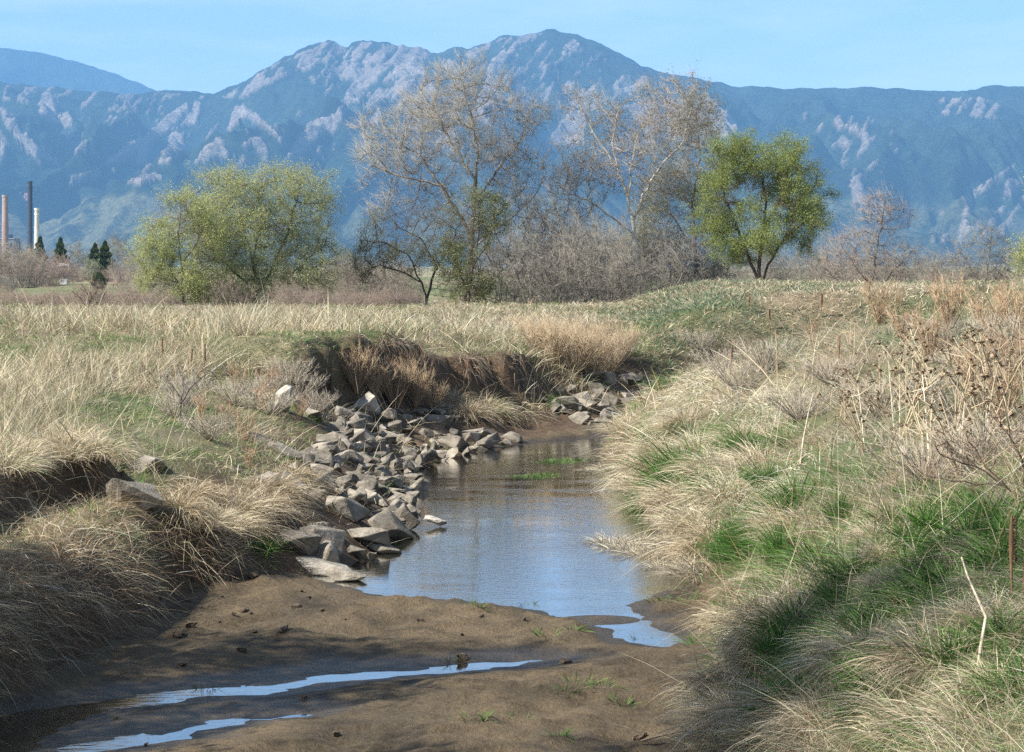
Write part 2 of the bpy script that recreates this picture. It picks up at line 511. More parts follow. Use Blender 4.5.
# patches of growth: (x, y, radius x, radius y, weight) from where they sit on the ground
def patch(list_, x, y):
    s = np.zeros(np.shape(x))
    for (cx, cy, rx, ry, w) in list_:
        s = np.maximum(s, w * np.exp(-(((x - cx) / rx) ** 2 + ((y - cy) / ry) ** 2)))
    return s

def axis(lo, dlo, dhi, hi, step, g):
    a = list(np.arange(dlo, dhi, step))
    s = step; v = a[-1]; up = []
    while v < hi:
        s *= g; v += s; up.append(v)
    s = step; v = a[0]; dn = []
    while v > lo:
        s *= g; v -= s; dn.append(v)
    return np.array(dn[::-1] + a + up)

def build_ground():
    xs = axis(-3600, -8.5, 11, 3600, .085, 1.075)
    ys = axis(-45, 9, 66, 6400, .10, 1.045)
    X, Y = np.meshgrid(xs, ys)
    x, y = X.ravel(), Y.ravel()
    z, ins, dL, dR, sp, pd, w, yL = ground(x, y, True)
    nx, ny = len(xs), len(ys)
    i = np.arange(nx * ny).reshape(ny, nx)
    q = np.stack([i[:-1, :-1], i[:-1, 1:], i[1:, 1:], i[1:, :-1]], -1).reshape(-1, 4)
    litter = np.array([.25, .20, .125]); green = np.array([.085, .12, .04]); soil = np.array([.115, .077, .046]); mudc = np.array([.122, .090, .051])
    nz = fbm(x * .35, y * .3, 4)[:, None]
    c = litter + (green - litter) * np.clip(.38 + 1.3 * nz, 0, 1)
    # far fields: bands of straw and thin green
    band = fbm(x * .004 + 3, y * .03, 3)[:, None]
    fc = np.array([.30, .25, .15]) + (np.array([.13, .16, .06]) - np.array([.30, .25, .15])) * np.clip(.4 + 1.6 * band, 0, 1)
    fr = sstep(110, 170, y)[:, None]
    c = c * (1 - fr) + fc * fr
    wl_ = (w > .5)
    steep = np.where(wl_, np.where(yL < 29.4, np.maximum(1 - sstep(.5, .95, dL), sstep(1.5, 1.75, dL) * (1 - sstep(2.0, 2.4, dL))), np.where((yL > 47), (1 - sstep(2.7, 3.3, dL)), 1 - sstep(1.8, 3.0, dL))), 1 - sstep(.15, .5, dR))
    steep = np.where(y > 70, 0, steep)[:, None]
    c = c * (1 - steep) + soil * steep
    mm = ins[:, None].astype(float)
    mcol = mudc * (1 + .5 * fbm(x * .8, y * .6, 4) + .45 * fbm(x * 3, y * 2.2, 3))[:, None].clip(.35, 2)
    c = c * (1 - mm) + mcol * mm
    c = np.clip(c, .02, .6)
    wet = np.where(ins, np.maximum(1 - sstep(.02, .09, z), .0) + .75 * (1 - sstep(0, .7, pd)), 0)
    wet = np.clip(wet + ins * .35 * sstep(.0, .6, fbm(x * .9 + 9, y * .5, 3)), 0, 1)
    me = mesh_np('ground', np.stack([x, y, z], 1), q, M_GROUND, c, True, {'wet': wet})
    o = link('ground', me); o['kind'] = 'structure'
    o['label'] = 'muddy creek bed, grassy banks and flat fields reaching to the foothills'
build_ground()

def build_water():
    ys = np.arange(8, 70, .5); v = []; f = []
    for y in ys:
        v += [(-7 if y < 48 else -1.5 - (0 if y < 50 else 0), y, 0), (5 if y < 50 else 16, y, 0)]
    for k in range(len(ys) - 1):
        f.append((2 * k, 2 * k + 1, 2 * k + 3, 2 * k + 2))
    me = mesh_np('water', np.array(v, float), np.array(f), M_WATER)
    o = link('water', me); o['kind'] = 'structure'
    o['label'] = 'still shallow creek water reflecting the sky'
build_water()

# ------------------------------------------------------------------ mountains
RIDGE = [(-300, 70), (-100, 76), (0, 79), (40, 86), (90, 89), (130, 93), (165, 90), (190, 89), (213, 93), (235, 84), (258, 71), (285, 55), (310, 47), (331, 39), (345, 43), (370, 42), (395, 44),
         (430, 48), (460, 46), (480, 41), (505, 35), (530, 30), (550, 27), (575, 32), (600, 41), (620, 52), (640, 64), (670, 72), (700, 77), (730, 84), (770, 86), (820, 87),
         (870, 86), (920, 88), (958, 90), (985, 85), (1005, 84), (1030, 87), (1150, 92), (1400, 100)]
SLABS = [[(102,167),(123,150),(151,132),(172,114),(186,102),(188,111),(165,135),(148,146),(116,164)], [(134,165),(141,148),(149,146),(146,164)],
         [(158,165),(172,132),(183,139),(186,150),(172,164)], [(193,167),(204,151),(220,139),(230,160),(211,162)], [(179,128),(192,113),(195,100),(200,102),(197,125)],
         [(227,132),(234,109),(243,107),(258,118),(285,142),(287,150),(267,132),(246,118),(230,132)], [(250,142),(260,139),(269,153),(267,167)],
         [(281,167),(292,150),(309,125),(330,118),(350,99),(352,102),(334,135),(316,142),(295,164)], [(39,111),(53,100),(56,118),(70,113),(72,128),(61,128),(42,118)],
         [(16,142),(26,135),(39,151),(58,162),(58,167),(42,158),(40,167)], [(0,132),(8,140),(6,158),(0,162)], [(67,188),(74,176),(97,171),(76,185)], [(125,185),(150,176),(165,178),(140,187)],
         [(369,125),(383,102),(379,129)], [(391,104),(395,84),(424,63),(426,74),(403,96)], [(365,108),(378,90),(388,92),(372,112)], [(403,112),(432,84),(440,104),(465,153),(416,145)], [(543,149),(555,133),(580,96),(588,92),(584,145)],
         [(470,120),(490,70),(500,100),(488,125)],
         [(689,125),(696,99),(707,95),(722,110),(737,125),(734,140),(707,140)], [(613,112),(640,105),(690,100),(690,140),(640,150),(615,150)],
         [(835,121),(842,121),(844,132),(837,132)], [(848,125),(857,126),(858,134),(850,134)], [(852,180),(860,176),(868,205),(853,210)],
         [(0,110),(14,118),(24,140),(18,142),(4,126)]]
SPECK = [([(220,97),(246,83),(281,62),(316,46),(337,39),(360,42),(400,42),(440,46),(420,66),(390,84),(360,86),(337,79),(302,69),(267,86),(243,100)], .95),
         ([(925,240),(940,215),(985,185),(1015,165),(1030,200),(1005,235),(950,250)], .5), ([(440,46),(500,38),(560,30),(610,60),(600,80),(540,70),(470,60)], .42),
         ([(300,70),(400,60),(440,100),(400,110),(330,100)], .5), ([(0,85),(160,92),(210,96),(200,118),(60,110),(0,100)], .4), ([(800,115),(890,118),(900,160),(860,215),(840,160)], .2),
         ([(940,100),(1000,100),(1000,120),(940,115)], .4), ([(440,60),(650,80),(640,110),(460,110)], .3), ([(60,115),(330,130),(340,165),(80,180)], .16)]

def rangemesh(name, label, ridge, D, depth, x0, x1, nx, ny, seed, flat):
    xs = np.linspace(x0, x1, nx); tt = np.linspace(-.18, 1.0, ny)
    rp = np.array(ridge, float)
    X, T = np.meshgrid(xs, tt)
    Y = D - depth * T
    px = 512 + F * X / D
    zr = (HZ - np.interp(px, rp[:, 0], rp[:, 1])) / F * D
    s = seed * 31.7
    jag = fbm(X / 60 + s, T * 0 + 3, 4)
    zr = zr + jag * (9 + 14 * sstep(620, 480, px) * sstep(200, 280, px))
    g = np.where(T >= 0, .86 * np.clip(1 - T, 0, 1) ** 1.35 + .14 * np.clip(1 - T, 0, 1), 1 + 3.2 * T)
    bump = np.clip(4 * T * (1 - T), 0, 1)
    warp = 260 * fbm(X / 900 + s, Y / 900, 3)
    rid = 1 - np.abs(fbm((X + warp) / 420 + s, Y / 1500 + s, 4)) * 2
    Z = zr * g + bump * (235 * (rid - .55) + 62 * (.5 - np.abs(fbm((X + .6 * warp) / 170 + s, Y / 420, 3)) * 2.2) + 16 * fbm(X / 70 + s, Y / 90, 3))
    Z = Z + sstep(0, .08, np.abs(T)) * 9 * fbm(X / 45 + s, Y / 45, 3)
    Z = np.where(T >= 0, np.maximum(Z, -12 + 60 * (1 - T)), Z)
    PX = 512 + F * X / Y; PY = HZ - (Z - CZ) / Y * F
    ph = PX + 2.0 * fbm(PX / 4, PY / 4, 3, .6); pv = PY + 2.0 * fbm(PX / 4 + 40, PY / 4, 3, .6)
    rock = np.zeros(X.shape)
    if flat:
        streak = fbm(PX / 5 + PY / 9, PY / 40, 3)
        for sl in SLABS:
            rock = np.maximum(rock, inpoly(ph, pv, np.array(sl, float)) * (1.08 + .3 * streak))
        for sp_, k in SPECK:
            nn = fbm((PX * .80 + PY * .60) / 5.5 + 5, (PY * .80 - PX * .60) / 17, 4, .6)
            rock = np.maximum(rock, inpoly(ph, pv, np.array(sp_, float)) * sstep(.30 - k * .5, .42 - k * .5, nn) * .9)
        nn = fbm((PX * .80 + PY * .60) / 7 + 15, (PY * .80 - PX * .60) / 22, 4, .6)
        rock = np.maximum(rock, sstep(.6, .66, nn) * .45 * (PY < 200) * (PX < 640))
        rock = rock * (1 - .45 * sstep(.26, .36, fbm(PX / 4 + 60, PY / 4.5, 3, .7)))
        rock = np.clip(rock, 0, 1) * (T > -.02)
        Z = Z + rock * 13 * sstep(.03, .1, T)
    forest = np.array([.020, .032, .020]); stone = np.array([.275, .225, .19]); mead = np.array([.11, .11, .058])
    tone = 1 + .5 * fbm(X / 200 + s, Y / 200, 4)
    c = forest * (tone * (1 + .7 * fbm(X / 28 + s, Y / 40, 3)))[..., None]
    mdw = sstep(.0, .35, fbm(X / 330 + 8 + s, Y / 330, 4) + (sstep(255, 120, Z) - .45) * 1.3) if flat else np.zeros(X.shape)
    mdw = np.where(PX > 330, mdw * .55, mdw) * (1 - .85 * sstep(.02, .3, fbm(X / 70 + 4, Y / 110, 4, .65)))
    c = c + (mead - c) * mdw[..., None]
    c = c + (stone * (.85 + .3 * fbm(X / 50, Y / 90, 3))[..., None] - c) * (rock * .92)[..., None]
    i = np.arange(nx * ny).reshape(ny, nx)
    q = np.stack([i[:-1, :-1], i[1:, :-1], i[1:, 1:], i[:-1, 1:]], -1).reshape(-1, 4)
    me = mesh_np(name, np.stack([X, Y, Z], -1).reshape(-1, 3), q, M_MOUNT, np.clip(c, .008, .6).reshape(-1, 3), True)
    o = link(name, me); o['kind'] = 'structure'; o['label'] = label
    return X, Y, Z
MX, MY, MZ = rangemesh('mountains', 'forested mountain range with tilted pinkish rock slabs', RIDGE, 9000.0, 3600.0, -2900, 2900, 1000, 560, 1, True)
rangemesh('mountains', 'farther blue forested mountain shoulder behind the range', [(-300, 40), (-100, 44), (0, 46), (30, 50), (60, 56), (90, 65), (120, 74), (150, 86), (170, 95), (200, 110), (400, 160)], 13500.0, 3000.0, -4600, -900, 260, 80, 2, False)

# ------------------------------------------------------------------ haze
def build_haze():
    bm = bmesh.new(); bmesh.ops.create_cube(bm, size=1.0)
    me = bpy.data.meshes.new('haze'); bm.to_mesh(me); bm.free()
    o = link('haze', me, loc=(0, 7500, 745), scale=(10400, 15400, 1500))
    m, nt, N, L, out = nodemat('haze')
    v = N.new('ShaderNodeVolumePrincipled')
    v.inputs['Color'].default_value = (.25, .55, .98, 1)
    v.inputs['Density'].default_value = 7.0e-5
    v.inputs['Anisotropy'].default_value = 0.0
    L.new(v.outputs[0], out.inputs['Volume'])
    me.materials.append(m)
    o['kind'] = 'stuff'; o['label'] = 'pale blue air between the fields and the mountains'
build_haze()
#--VEGETATION--
# ------------------------------------------------------------------ palettes
STRAW = np.array([[.53, .445, .30], [.45, .37, .235], [.59, .515, .365], [.31, .24, .145], [.52, .45, .33]])
PALE = np.array([[.60, .52, .36], [.53, .455, .31], [.66, .59, .44]])
BROWN = np.array([[.25, .17, .10], [.20, .145, .09], [.30, .21, .125], [.34, .20, .11]])
GREY = np.array([[.30, .265, .21], [.38, .34, .28], [.22, .19, .15], [.34, .29, .22]])
GREEN = np.array([[.11, .19, .045], [.09, .16, .04], [.15, .22, .07], [.075, .14, .035]])
LUSH = np.array([[.075, .17, .03], [.10, .21, .04], [.06, .13, .03]])
BLUEG = np.array([[.12, .18, .10], [.15, .20, .12], [.10, .16, .09]])
def pick(P, n, var=.15):
    c = P[rng.integers(0, len(P), n)] * (1 + var * rng.normal(size=(n, 1)))
    return np.clip(c, .012, .75)

# ------------------------------------------------------------------ loose grass that nobody could count
def world_of(list_px, w=1.0):
    out = []
    for (px, py, rx, ry) in list_px:
        x, y, z = hit(px, py)
        # radii given in picture pixels at that place, turned into metres on the ground
        mx = rx / F * y
        y2 = hit(px, py - ry)[1]; my = max(abs(y2 - y), .4)
        out.append((x, y, mx, min(my, 9), w))
    return out
P_GREEN = world_of([(30, 345, 60, 8), (90, 345, 60, 6), (270, 345, 80, 7), (330, 340, 60, 6), (130, 405, 30, 14), (190, 400, 30, 10), (30, 470, 40, 14), (120, 425, 25, 10), (220, 390, 20, 10),
                    (260, 420, 25, 10), (640, 330, 20, 10), (690, 320, 30, 10), (650, 345, 16, 8), (210, 450, 20, 12), (100, 520, 35, 10), (320, 440, 20, 10), (290, 410, 22, 8)])
P_BLUEG = world_of([(800, 335, 40, 12), (770, 345, 22, 8), (830, 325, 30, 10), (900, 340, 25, 12), (1005, 315, 22, 10), (740, 325, 40, 14), (660, 320, 30, 10), (960, 330, 20, 8), (700, 305, 40, 8)])
P_LUSH = world_of([(750, 540, 30, 30), (790, 570, 40, 30), (740, 580, 30, 25), (685, 470, 14, 22), (860, 560, 50, 40), (900, 640, 60, 40), (800, 650, 30, 30), (960, 600, 40, 30), (870, 690, 40, 30),
                   (940, 730, 60, 25), (800, 690, 25, 20), (990, 660, 40, 40), (720, 440, 20, 12), (880, 480, 30, 14), (660, 505, 14, 6), (850, 520, 35, 20), (900, 590, 40, 30)])
P_STRAWT = world_of([(60, 400, 60, 30), (20, 380, 50, 30), (120, 380, 60, 25), (180, 360, 40, 18), (220, 350, 40, 14), (560, 340, 70, 10), (480, 330, 80, 8), (300, 325, 90, 6), (100, 328, 90, 6), (20, 440, 30, 20)])
P_PALE = world_of([(720, 470, 30, 25), (700, 420, 40, 14), (660, 430, 30, 14), (740, 450, 40, 20), (720, 510, 26, 22), (775, 490, 30, 22), (715, 380, 40, 10), (790, 400, 40, 18), (640, 460, 20, 16), (690, 395, 40, 10)])
P_GREY = world_of([(720, 355, 50, 12), (760, 375, 50, 12), (840, 400, 60, 18), (900, 420, 70, 20), (950, 470, 60, 25), (1000, 440, 50, 30), (860, 360, 50, 14), (950, 350, 60, 18), (870, 450, 50, 16)])
P_TANTOP = world_of([(870, 296, 40, 5), (940, 300, 60, 6), (780, 300, 50, 4), (990, 300, 40, 6), (720, 312, 16, 4)])

def sample(n, ya, yb, pw=1.6, wide=False):
    """positions on the ground, denser where the ground is nearer"""
    u = rng.random(n); e = 1 - pw
    Y = (ya**e + u * (yb**e - ya**e)) ** (1 / e)
    X = (rng.random(n) * 2 - 1) * (.235 * Y + .9 + 2.2 * (wide and 1))
    return X, Y

def slope(x, y, e=.25):
    gx = (ground(x + e, y) - ground(x - e, y)) / (2 * e); gy = (ground(x, y + e) - ground(x, y - e)) / (2 * e)
    return np.stack([-gx, -gy], 1)

dry, green, weed = Soup(), Soup(), Soup()
NCL = 33000
cx, cy = sample(NCL, 10.5, 135, 1.55, True)
ux = rng.uniform(1.0, 22, 7000); uy = rng.uniform(54, 92, 7000); ok_ = ux < .24 * uy
vx = rng.uniform(-22, 6, 9000); vy = rng.uniform(46, 100, 9000); ov_ = vx > -.24 * vy
cx = np.concatenate([cx, ux[ok_], vx[ov_]]); cy = np.concatenate([cy, uy[ok_], vy[ov_]]); NCL = len(cx)
z, ins, dL, dR, sp, pd, wlft, yL = ground(cx, cy, True)
keep = ~ins & (np.where(wlft > .5, dL, dR) > .10)
# the riprap, the cut faces and the bare beach stay bare
rockband = (wlft > .5) & (yL > 30.2) & (yL < 53) & (dL < np.interp(yL, [30, 33, 40, 47, 53], [1.4, 1.6, 1.5, 1.9, 1.9])) & (cy > 29)
farband = (wlft > .5) & (yL > 55.5) & (yL < 62.6) & (dL < 2.1) & (yL > 56.8) & (rng.random(NCL) < .92)
rockband |= farband
cutband = (wlft > .5) & (yL >= 47) & (yL < 57) & (dL > 2.2) & (dL < 2.9)
beach = (wlft > .5) & (yL >= 52) & (yL < 58) & (dL < 1.4)
scarp = (wlft > .5) & (yL > 24) & (yL < 29.5) & (dL > 1.55) & (dL < 2.15) & (rng.random(NCL) < .85)
cutband |= scarp
keep &= ~beach & ~cutband & ~(rockband & (rng.random(NCL) < .86))
cx, cy = cx[keep], cy[keep]; wlft = wlft[keep]; dL = dL[keep]; dR = dR[keep]; yL = yL[keep]
n = len(cx)
sl = slope(cx, cy)
nz = fbm(cx * .45, cy * .3, 4); nz2 = fbm(cx * .9 + 30, cy * .7, 3); nz3 = fbm(cx * 1.6 + 12, cy * 1.1, 3)
pg = patch(P_GREEN, cx, cy); pb = patch(P_BLUEG, cx, cy); pl = patch(P_LUSH, cx, cy)
pst = patch(P_STRAWT, cx, cy); pp = patch(P_PALE, cx, cy); pgr = patch(P_GREY, cx, cy); ptt = patch(P_TANTOP, cx, cy)
right = wlft < .5
bermy = sstep(1.8, 4, cx) * sstep(56, 62, cy)
score = np.stack([
    .16 + .5 * nz2 + pst * .9 - (right & (cy > 36)) * .5 + ((~right) & (cy > 62)) * .45 - ((~right) & (cy < 62)) * .05 - pg * .8 - bermy * 1.5,            # 0 tall straw
    .22 + .3 * nz + (right & (cy < 26)) * .12 + ((~right) & (yL < 30) & (dL < 1.5)) * .7,   # 1 drooping straw
    .50 - .6 * nz + pg * 2.7 + (right) * .0 + (cy > 60) * (~right) * -.3,          # 2 short green
    .05 - .4 * nz2 + pl * (1.1 + 1.1 * nz3) + (right & (cy < 30)) * .42,               # 3 lush green
    .22 + .4 * nz2 + right * .2 + pgr * .9 - (~right & (cy > 55)) * .3,     # 4 grey weeds
    -.1 + pb * 1.5 + (right & (cy > 50)) * .35 + bermy * .75 - nz * .5,                 # 5 blue-green
    -.1 + pp * 1.4,                                                    # 6 pale lying straw
    .0 + ptt * 1.3 + (right & (cy > 50)) * .45 + bermy * .7 + nz * .5,                             # 7 short tan
], 1) + rng.normal(size=(n, 8)) * .27
kind = score.argmax(1)
PX_ = 1 / F
def grow(mask, per, soup, pal, h, hv, lean, bendz, down, wpx, spread, mixp=None, mixf=0, segs=2, up=1.0):
    ids = np.nonzero(mask)[0]
    if len(ids) == 0: return
    rep = np.repeat(ids, per)
    m = len(rep)
    Y = cy[rep]
    sprd = spread * (.42 + Y / 60)
    ox, oy = rng.normal(size=m) * sprd, rng.normal(size=m) * sprd
    x, y = cx[rep] + ox, cy[rep] + oy
    zz, ii, a_, b_, *_ = ground(x, y, True)
    ok = ~ii
    x, y, zz, rep, ox, oy, Y = x[ok], y[ok], zz[ok], rep[ok], ox[ok], oy[ok], Y[ok]
    m = len(x)
    hs = (.5 + .85 * rng.random(len(cx)))[rep]
    cl = (rng.normal(size=(len(cx), 2)) * (.18 + lean * .55))[rep]
    H = h * hs * (1 + hv * rng.normal(size=m)).clip(.3, 1.8)
    rad = unit(np.stack([ox, oy], 1) + 1e-6)
    wind = np.stack([fbm(x * .5, y * .5, 2), fbm(x * .5 + 70, y * .5, 2)], 1)
    dxy = rad * lean * rng.random((m, 1)) + rng.normal(size=(m, 2)) * (lean * .9 + .12) + rng.normal(size=(m, 2)) * (rng.random((m, 1)) < .2) * 1.6 + wind * lean * .4 + cl + sl[rep].clip(-1.5, 1.5) * down
    d = unit(np.concatenate([dxy, np.full((m, 1), up)], 1))
    bend = np.concatenate([d[:, :2] * .35 + rng.normal(size=(m, 2)) * .08, -np.abs(bendz * (.5 + rng.random((m, 1))))], 1)
    col = pick(pal, m, .2)
    tone = (1 + .26 * rng.normal(size=len(cx)))[rep][:, None].clip(.6, 1.5)
    if mixp is not None:
        k = rng.random(m) < mixf
        col[k] = pick(mixp, int(k.sum()))
    w = np.maximum(wpx * Y / F, .0032) * (.5 + 1.0 * rng.random(m)**1.5)
    root = np.stack([x, y, zz - .03], 1)
    soup.add(*blades(root, d, bend, H, w, np.clip(col * tone, .01, .75), segs))
far_ = cy > 62
grow((kind == 0) & ~far_, 30, dry, STRAW, .42, .4, .34, .16, .1, .46, .15, GREEN, .16, 3)
grow((kind == 0) & far_ & (cy >= 78), 16, dry, STRAW, .17, .4, .4, .12, .05, .45, .25, GREY, .3)
grow((kind == 0) & far_ & (cy < 78), 20, dry, STRAW, .22, .4, .35, .12, .05, .5, .22, GREY, .25)
grow(kind == 1, 36, dry, STRAW, .40, .35, .55, .75, .75, .46, .12, BROWN, .35, 3)
grow(kind == 2, 34, green, GREEN, .14, .4, .6, .2, .1, .6, .2, STRAW, .25)
grow(kind == 3, 36, green, LUSH, .28, .35, .5, .38, .25, .55, .13, STRAW, .25, 3)
grow(kind == 4, 30, weed, GREY, .33, .4, .95, .2, .1, .42, .2, STRAW, .4)
grow(kind == 5, 34, green, BLUEG, .17, .3, .5, .2, .1, .75, .17, STRAW, .25)
grow(kind == 6, 38, dry, PALE, .50, .35, .6, .85, .9, .48, .13, GREEN, .08, 3)
grow(kind == 7, 30, dry, STRAW, .15, .4, .6, .15, .1, .7, .2, GREY, .25)
tall = right & (cy > 16) & (rng.random(n) < .16) & (cy < 48)
grow(tall, 3, weed, np.concatenate([STRAW, BROWN]), .85, .4, .30, .08, .05, .6, .25, None, 0, 3)
grow((~right) & (rng.random(n) < .07) & (cy > 28) & (cy < 60), 4, dry, STRAW, .8, .3, .16, .08, .05, .5, .18, None, 0, 3)
grow((kind == 0) & (pst > .35) & (cy < 58), 14, dry, STRAW, .56, .35, .2, .1, .05, .5, .12, None, 0, 3)
# thatch: short litter lying everywhere between the clumps
n0 = len(cx)
grow(rng.random(n0) < .7, 8, dry, STRAW, .20, .5, 1.4, .25, .3, .5, .28, BROWN, .4)
# shaggy roots and dead stems hanging on the cut faces
nh = 9000
ids = np.nonzero((wlft > .5) & (dL < 5))[0]
hx, hy = sample(40000, 18, 62, 1.2)
_, hin, hdl, hdr, _, _, hw, hyl = ground(hx, hy, True)
hm = (~hin) & (hw > .5) & (((hyl < 29.6) & (((hdl > .5) & (hdl < .95)) | ((hyl > 24) & (hdl > 1.8) & (hdl < 2.5))) & (fbm(hx * 1.1 + 4, hy * 1.1, 3) > .05)) | ((hyl > 47) & (hyl < 57) & (hdl > 2.2) & (hdl < 3.1) & (fbm(hx * 1.1, hy * 1.1, 2) > -.12)))
hx, hy, hyl = hx[hm], hy[hm], hyl[hm]
hx = np.repeat(hx, 16) + rng.normal(size=len(hx) * 16) * .09; hy = np.repeat(hy, 16) + rng.normal(size=len(hy) * 16) * .09
hs_ = slope(hx, hy, .15); m = len(hx)
d = unit(np.concatenate([hs_.clip(-2, 2) * .45 + rng.normal(size=(m, 2)) * .42, np.full((m, 1), .35)], 1))
bend = np.concatenate([d[:, :2] * .1, -np.full((m, 1), .95) - .35 * rng.random((m, 1))], 1)
hp = np.where((hy < 40)[:, None], pick(np.concatenate([STRAW, BROWN]), m), pick(np.concatenate([BROWN, GREY]), m))
dry.add(*blades(np.stack([hx, hy, ground(hx, hy) - .02], 1), d, bend, .22 + .35 * rng.random(m), np.maximum(.48 * hy / F, .004), hp, 3))

for nm, sp_, lb in (('dry_grass', dry, 'straw coloured dry grass growing over both banks and the field'), ('green_grass', green, 'fresh green grass growing in patches on both banks'),
                    ('dead_weeds', weed, 'grey brown tangle of dead weeds on the banks')):
    o = link(nm, sp_.mesh(nm, M_BLADE)); tag(o, lb, 'grass' if 'grass' in nm else 'weeds', kind='stuff')
print('blades tris', sum(len(t) for s in (dry, green, weed) for t in s.t))

# ------------------------------------------------------------------ riprap and boulders
def rock_mesh(seed, sx, sy, sz, cuts=16, rough=.032):
    r = np.random.default_rng(seed)
    bm = bmesh.new()
    pts = r.uniform(-1, 1, (cuts, 3)); pts = pts / np.maximum(np.abs(pts).max(1, keepdims=True), 1e-6) * r.uniform(.78, 1.0, (cuts, 1))
    pts *= np.array([sx, sy, sz]) * .5
    for p in pts: bm.verts.new(p)
    bmesh.ops.convex_hull(bm, input=bm.verts)
    bmesh.ops.delete(bm, geom=[v for v in bm.verts if not v.link_faces], context='VERTS')
    bmesh.ops.dissolve_limit(bm, angle_limit=R(14), verts=bm.verts, edges=bm.edges)
    bmesh.ops.bevel(bm, geom=list(bm.edges), offset=.035 * min(sx, sy, sz) * 2, segments=2, profile=.6, affect='EDGES', clamp_overlap=True)
    bmesh.ops.triangulate(bm, faces=bm.faces)
    bmesh.ops.subdivide_edges(bm, edges=[e for e in bm.edges if e.calc_length() > .16 * max(sx, sy)], cuts=2, use_grid_fill=True)
    bmesh.ops.triangulate(bm, faces=bm.faces)
    for v in bm.verts:
        k = rough * max(sx, sy)
        v.co += Vector((float(fbm(v.co.y * 5 + seed, v.co.z * 5, 3)[()]), float(fbm(v.co.x * 5, v.co.z * 5 + seed, 3)[()]), float(fbm(v.co.x * 5 + seed, v.co.y * 5, 3)[()]))) * k
    me = bpy.data.meshes.new('rock'); bm.to_mesh(me); bm.free()
    me.materials.append(M_ROCK)
    return me
ROCKS = [rock_mesh(k, 1, random.uniform(.6, .95), random.uniform(.4, .8), random.choice([10, 13, 16])) for k in range(14)]
def put_rock(me, x, y, s, label, group=None, sink=.25, z=None, tilt=None, rz=None, sc3=None):
    o = bpy.data.objects.new('rock', me); COL.objects.link(o)
    o.location = (x, y, (gz(x, y) if z is None else z) + s * (.35 - sink))
    o.rotation_euler = tilt if tilt else (random.uniform(-.5, .5), random.uniform(-.5, .5), random.uniform(0, 6.28))
    if rz is not None: o.rotation_euler.z = rz
    o.scale = sc3 if sc3 else (s, s, s)
    return tag(o, label, 'rock', group)
random.seed(3)
placed = []
def scatter_rocks(n, xy, smin, smax, label, group, zadd=0.0, gap=.44):
    c = 0; tries = 0
    while c < n and tries < 6000:
        tries += 1
        x, y = xy()
        s = random.uniform(smin, smax) * (1.25 if random.random() < .15 else 1)
        if any((x - a)**2 + (y - b)**2 < (gap * (s + t) * .5)**2 * 1.0 for a, b, t in placed): continue
        placed.append((x, y, s))
        put_rock(random.choice(ROCKS), x, y, s, label, group, sink=.2, sc3=(s * random.uniform(.8, 1.3), s * random.uniform(.7, 1), s * random.uniform(.6, 1.0)))
        c += 1
LD = []   # densified left edge with normals to the land
for i in range(len(LB) - 1):
    a, b = LB[i], LB[i + 1]; L_ = np.hypot(*(b - a)); nn = np.array([-(b - a)[1], (b - a)[0]]) / L_
    for k in range(max(1, int(L_ / .2))):
        t = k * .2 / L_; LD.append((a + (b - a) * t, nn))
def on_left(y0, y1, d0, d1):
    c = [q for q in LD if y0 <= q[0][1] <= y1]
    def f():
        p, nn = random.choice(c); d = random.uniform(d0, d1)
        return p[0] + nn[0] * d, p[1] + nn[1] * d
    return f
# hand-set larger slabs at the near end of the heap
BIG = [  # px, py of the centre, width px, depth m, height px, tilt x, tilt y, rot z, label
    (312, 570, 62, .75, 18, .05, .12, .3, 'low pale slab lying on the mud at the near foot of the rock heap'),
    (345, 578, 40, .5, 14, .1, .05, -.4, 'wet flat slab dipping into the water at the near end of the pool'),
    (322, 541, 44, .55, 32, .1, .1, .5, 'dark blocky boulder tucked under the drooping straw tussock'),
    (377, 549, 46, .5, 17, .05, .16, -.2, 'smooth brown slab jutting over the water edge'),
    (365, 540, 40, .5, 24, -.05, .1, .2, 'rounded brown boulder above the jutting slab'),
    (385, 524, 60, .5, 26, .0, .50, .1, 'long slanting slab sliding down towards the pool'),
    (402, 522, 22, .3, 26, .2, .9, .1, 'thin upright flake of rock at the pool edge'),
    (352, 512, 52, .6, 24, .1, .25, .6, 'broad grey slab on the upper part of the near heap'),
    (330, 560, 36, .5, 22, .05, .1, .9, 'angular boulder between the mud and the near slabs'),
    (296, 548, 34, .5, 22, .1, .1, .9, 'shaded boulder half under the near tussock'),
    (135, 467, 50, .6, 13, .02, .03, .1, 'flat whitish slab lying on the left bank'),
    (128, 498, 50, .6, 24, .0, .25, .4, 'brownish boulder half sunk in grass below the whitish slab'),
    (282, 402, 14, .5, 26, .1, .2, .2, 'upright pale stone standing in the dead weeds on the left bank'),
    (365, 411, 24, .4, 18, .2, -.6, .3, 'light tilted block on top of the heap under the cut bank'),
    (262, 443, 26, .4, 14, .1, .3, .3, 'grey slab end showing in the left bank grass'),
    (290, 455, 40, .4, 12, .05, .3, .1, 'long pale slab edge poking out of the left bank grass'),
    (308, 460, 12, .3, 16, .1, .1, .1, 'small dark block beside the long pale slab edge'),
    (432, 525, 20, .3, 10, .1, .1, .2, 'low whitish stone standing alone in the pool')]
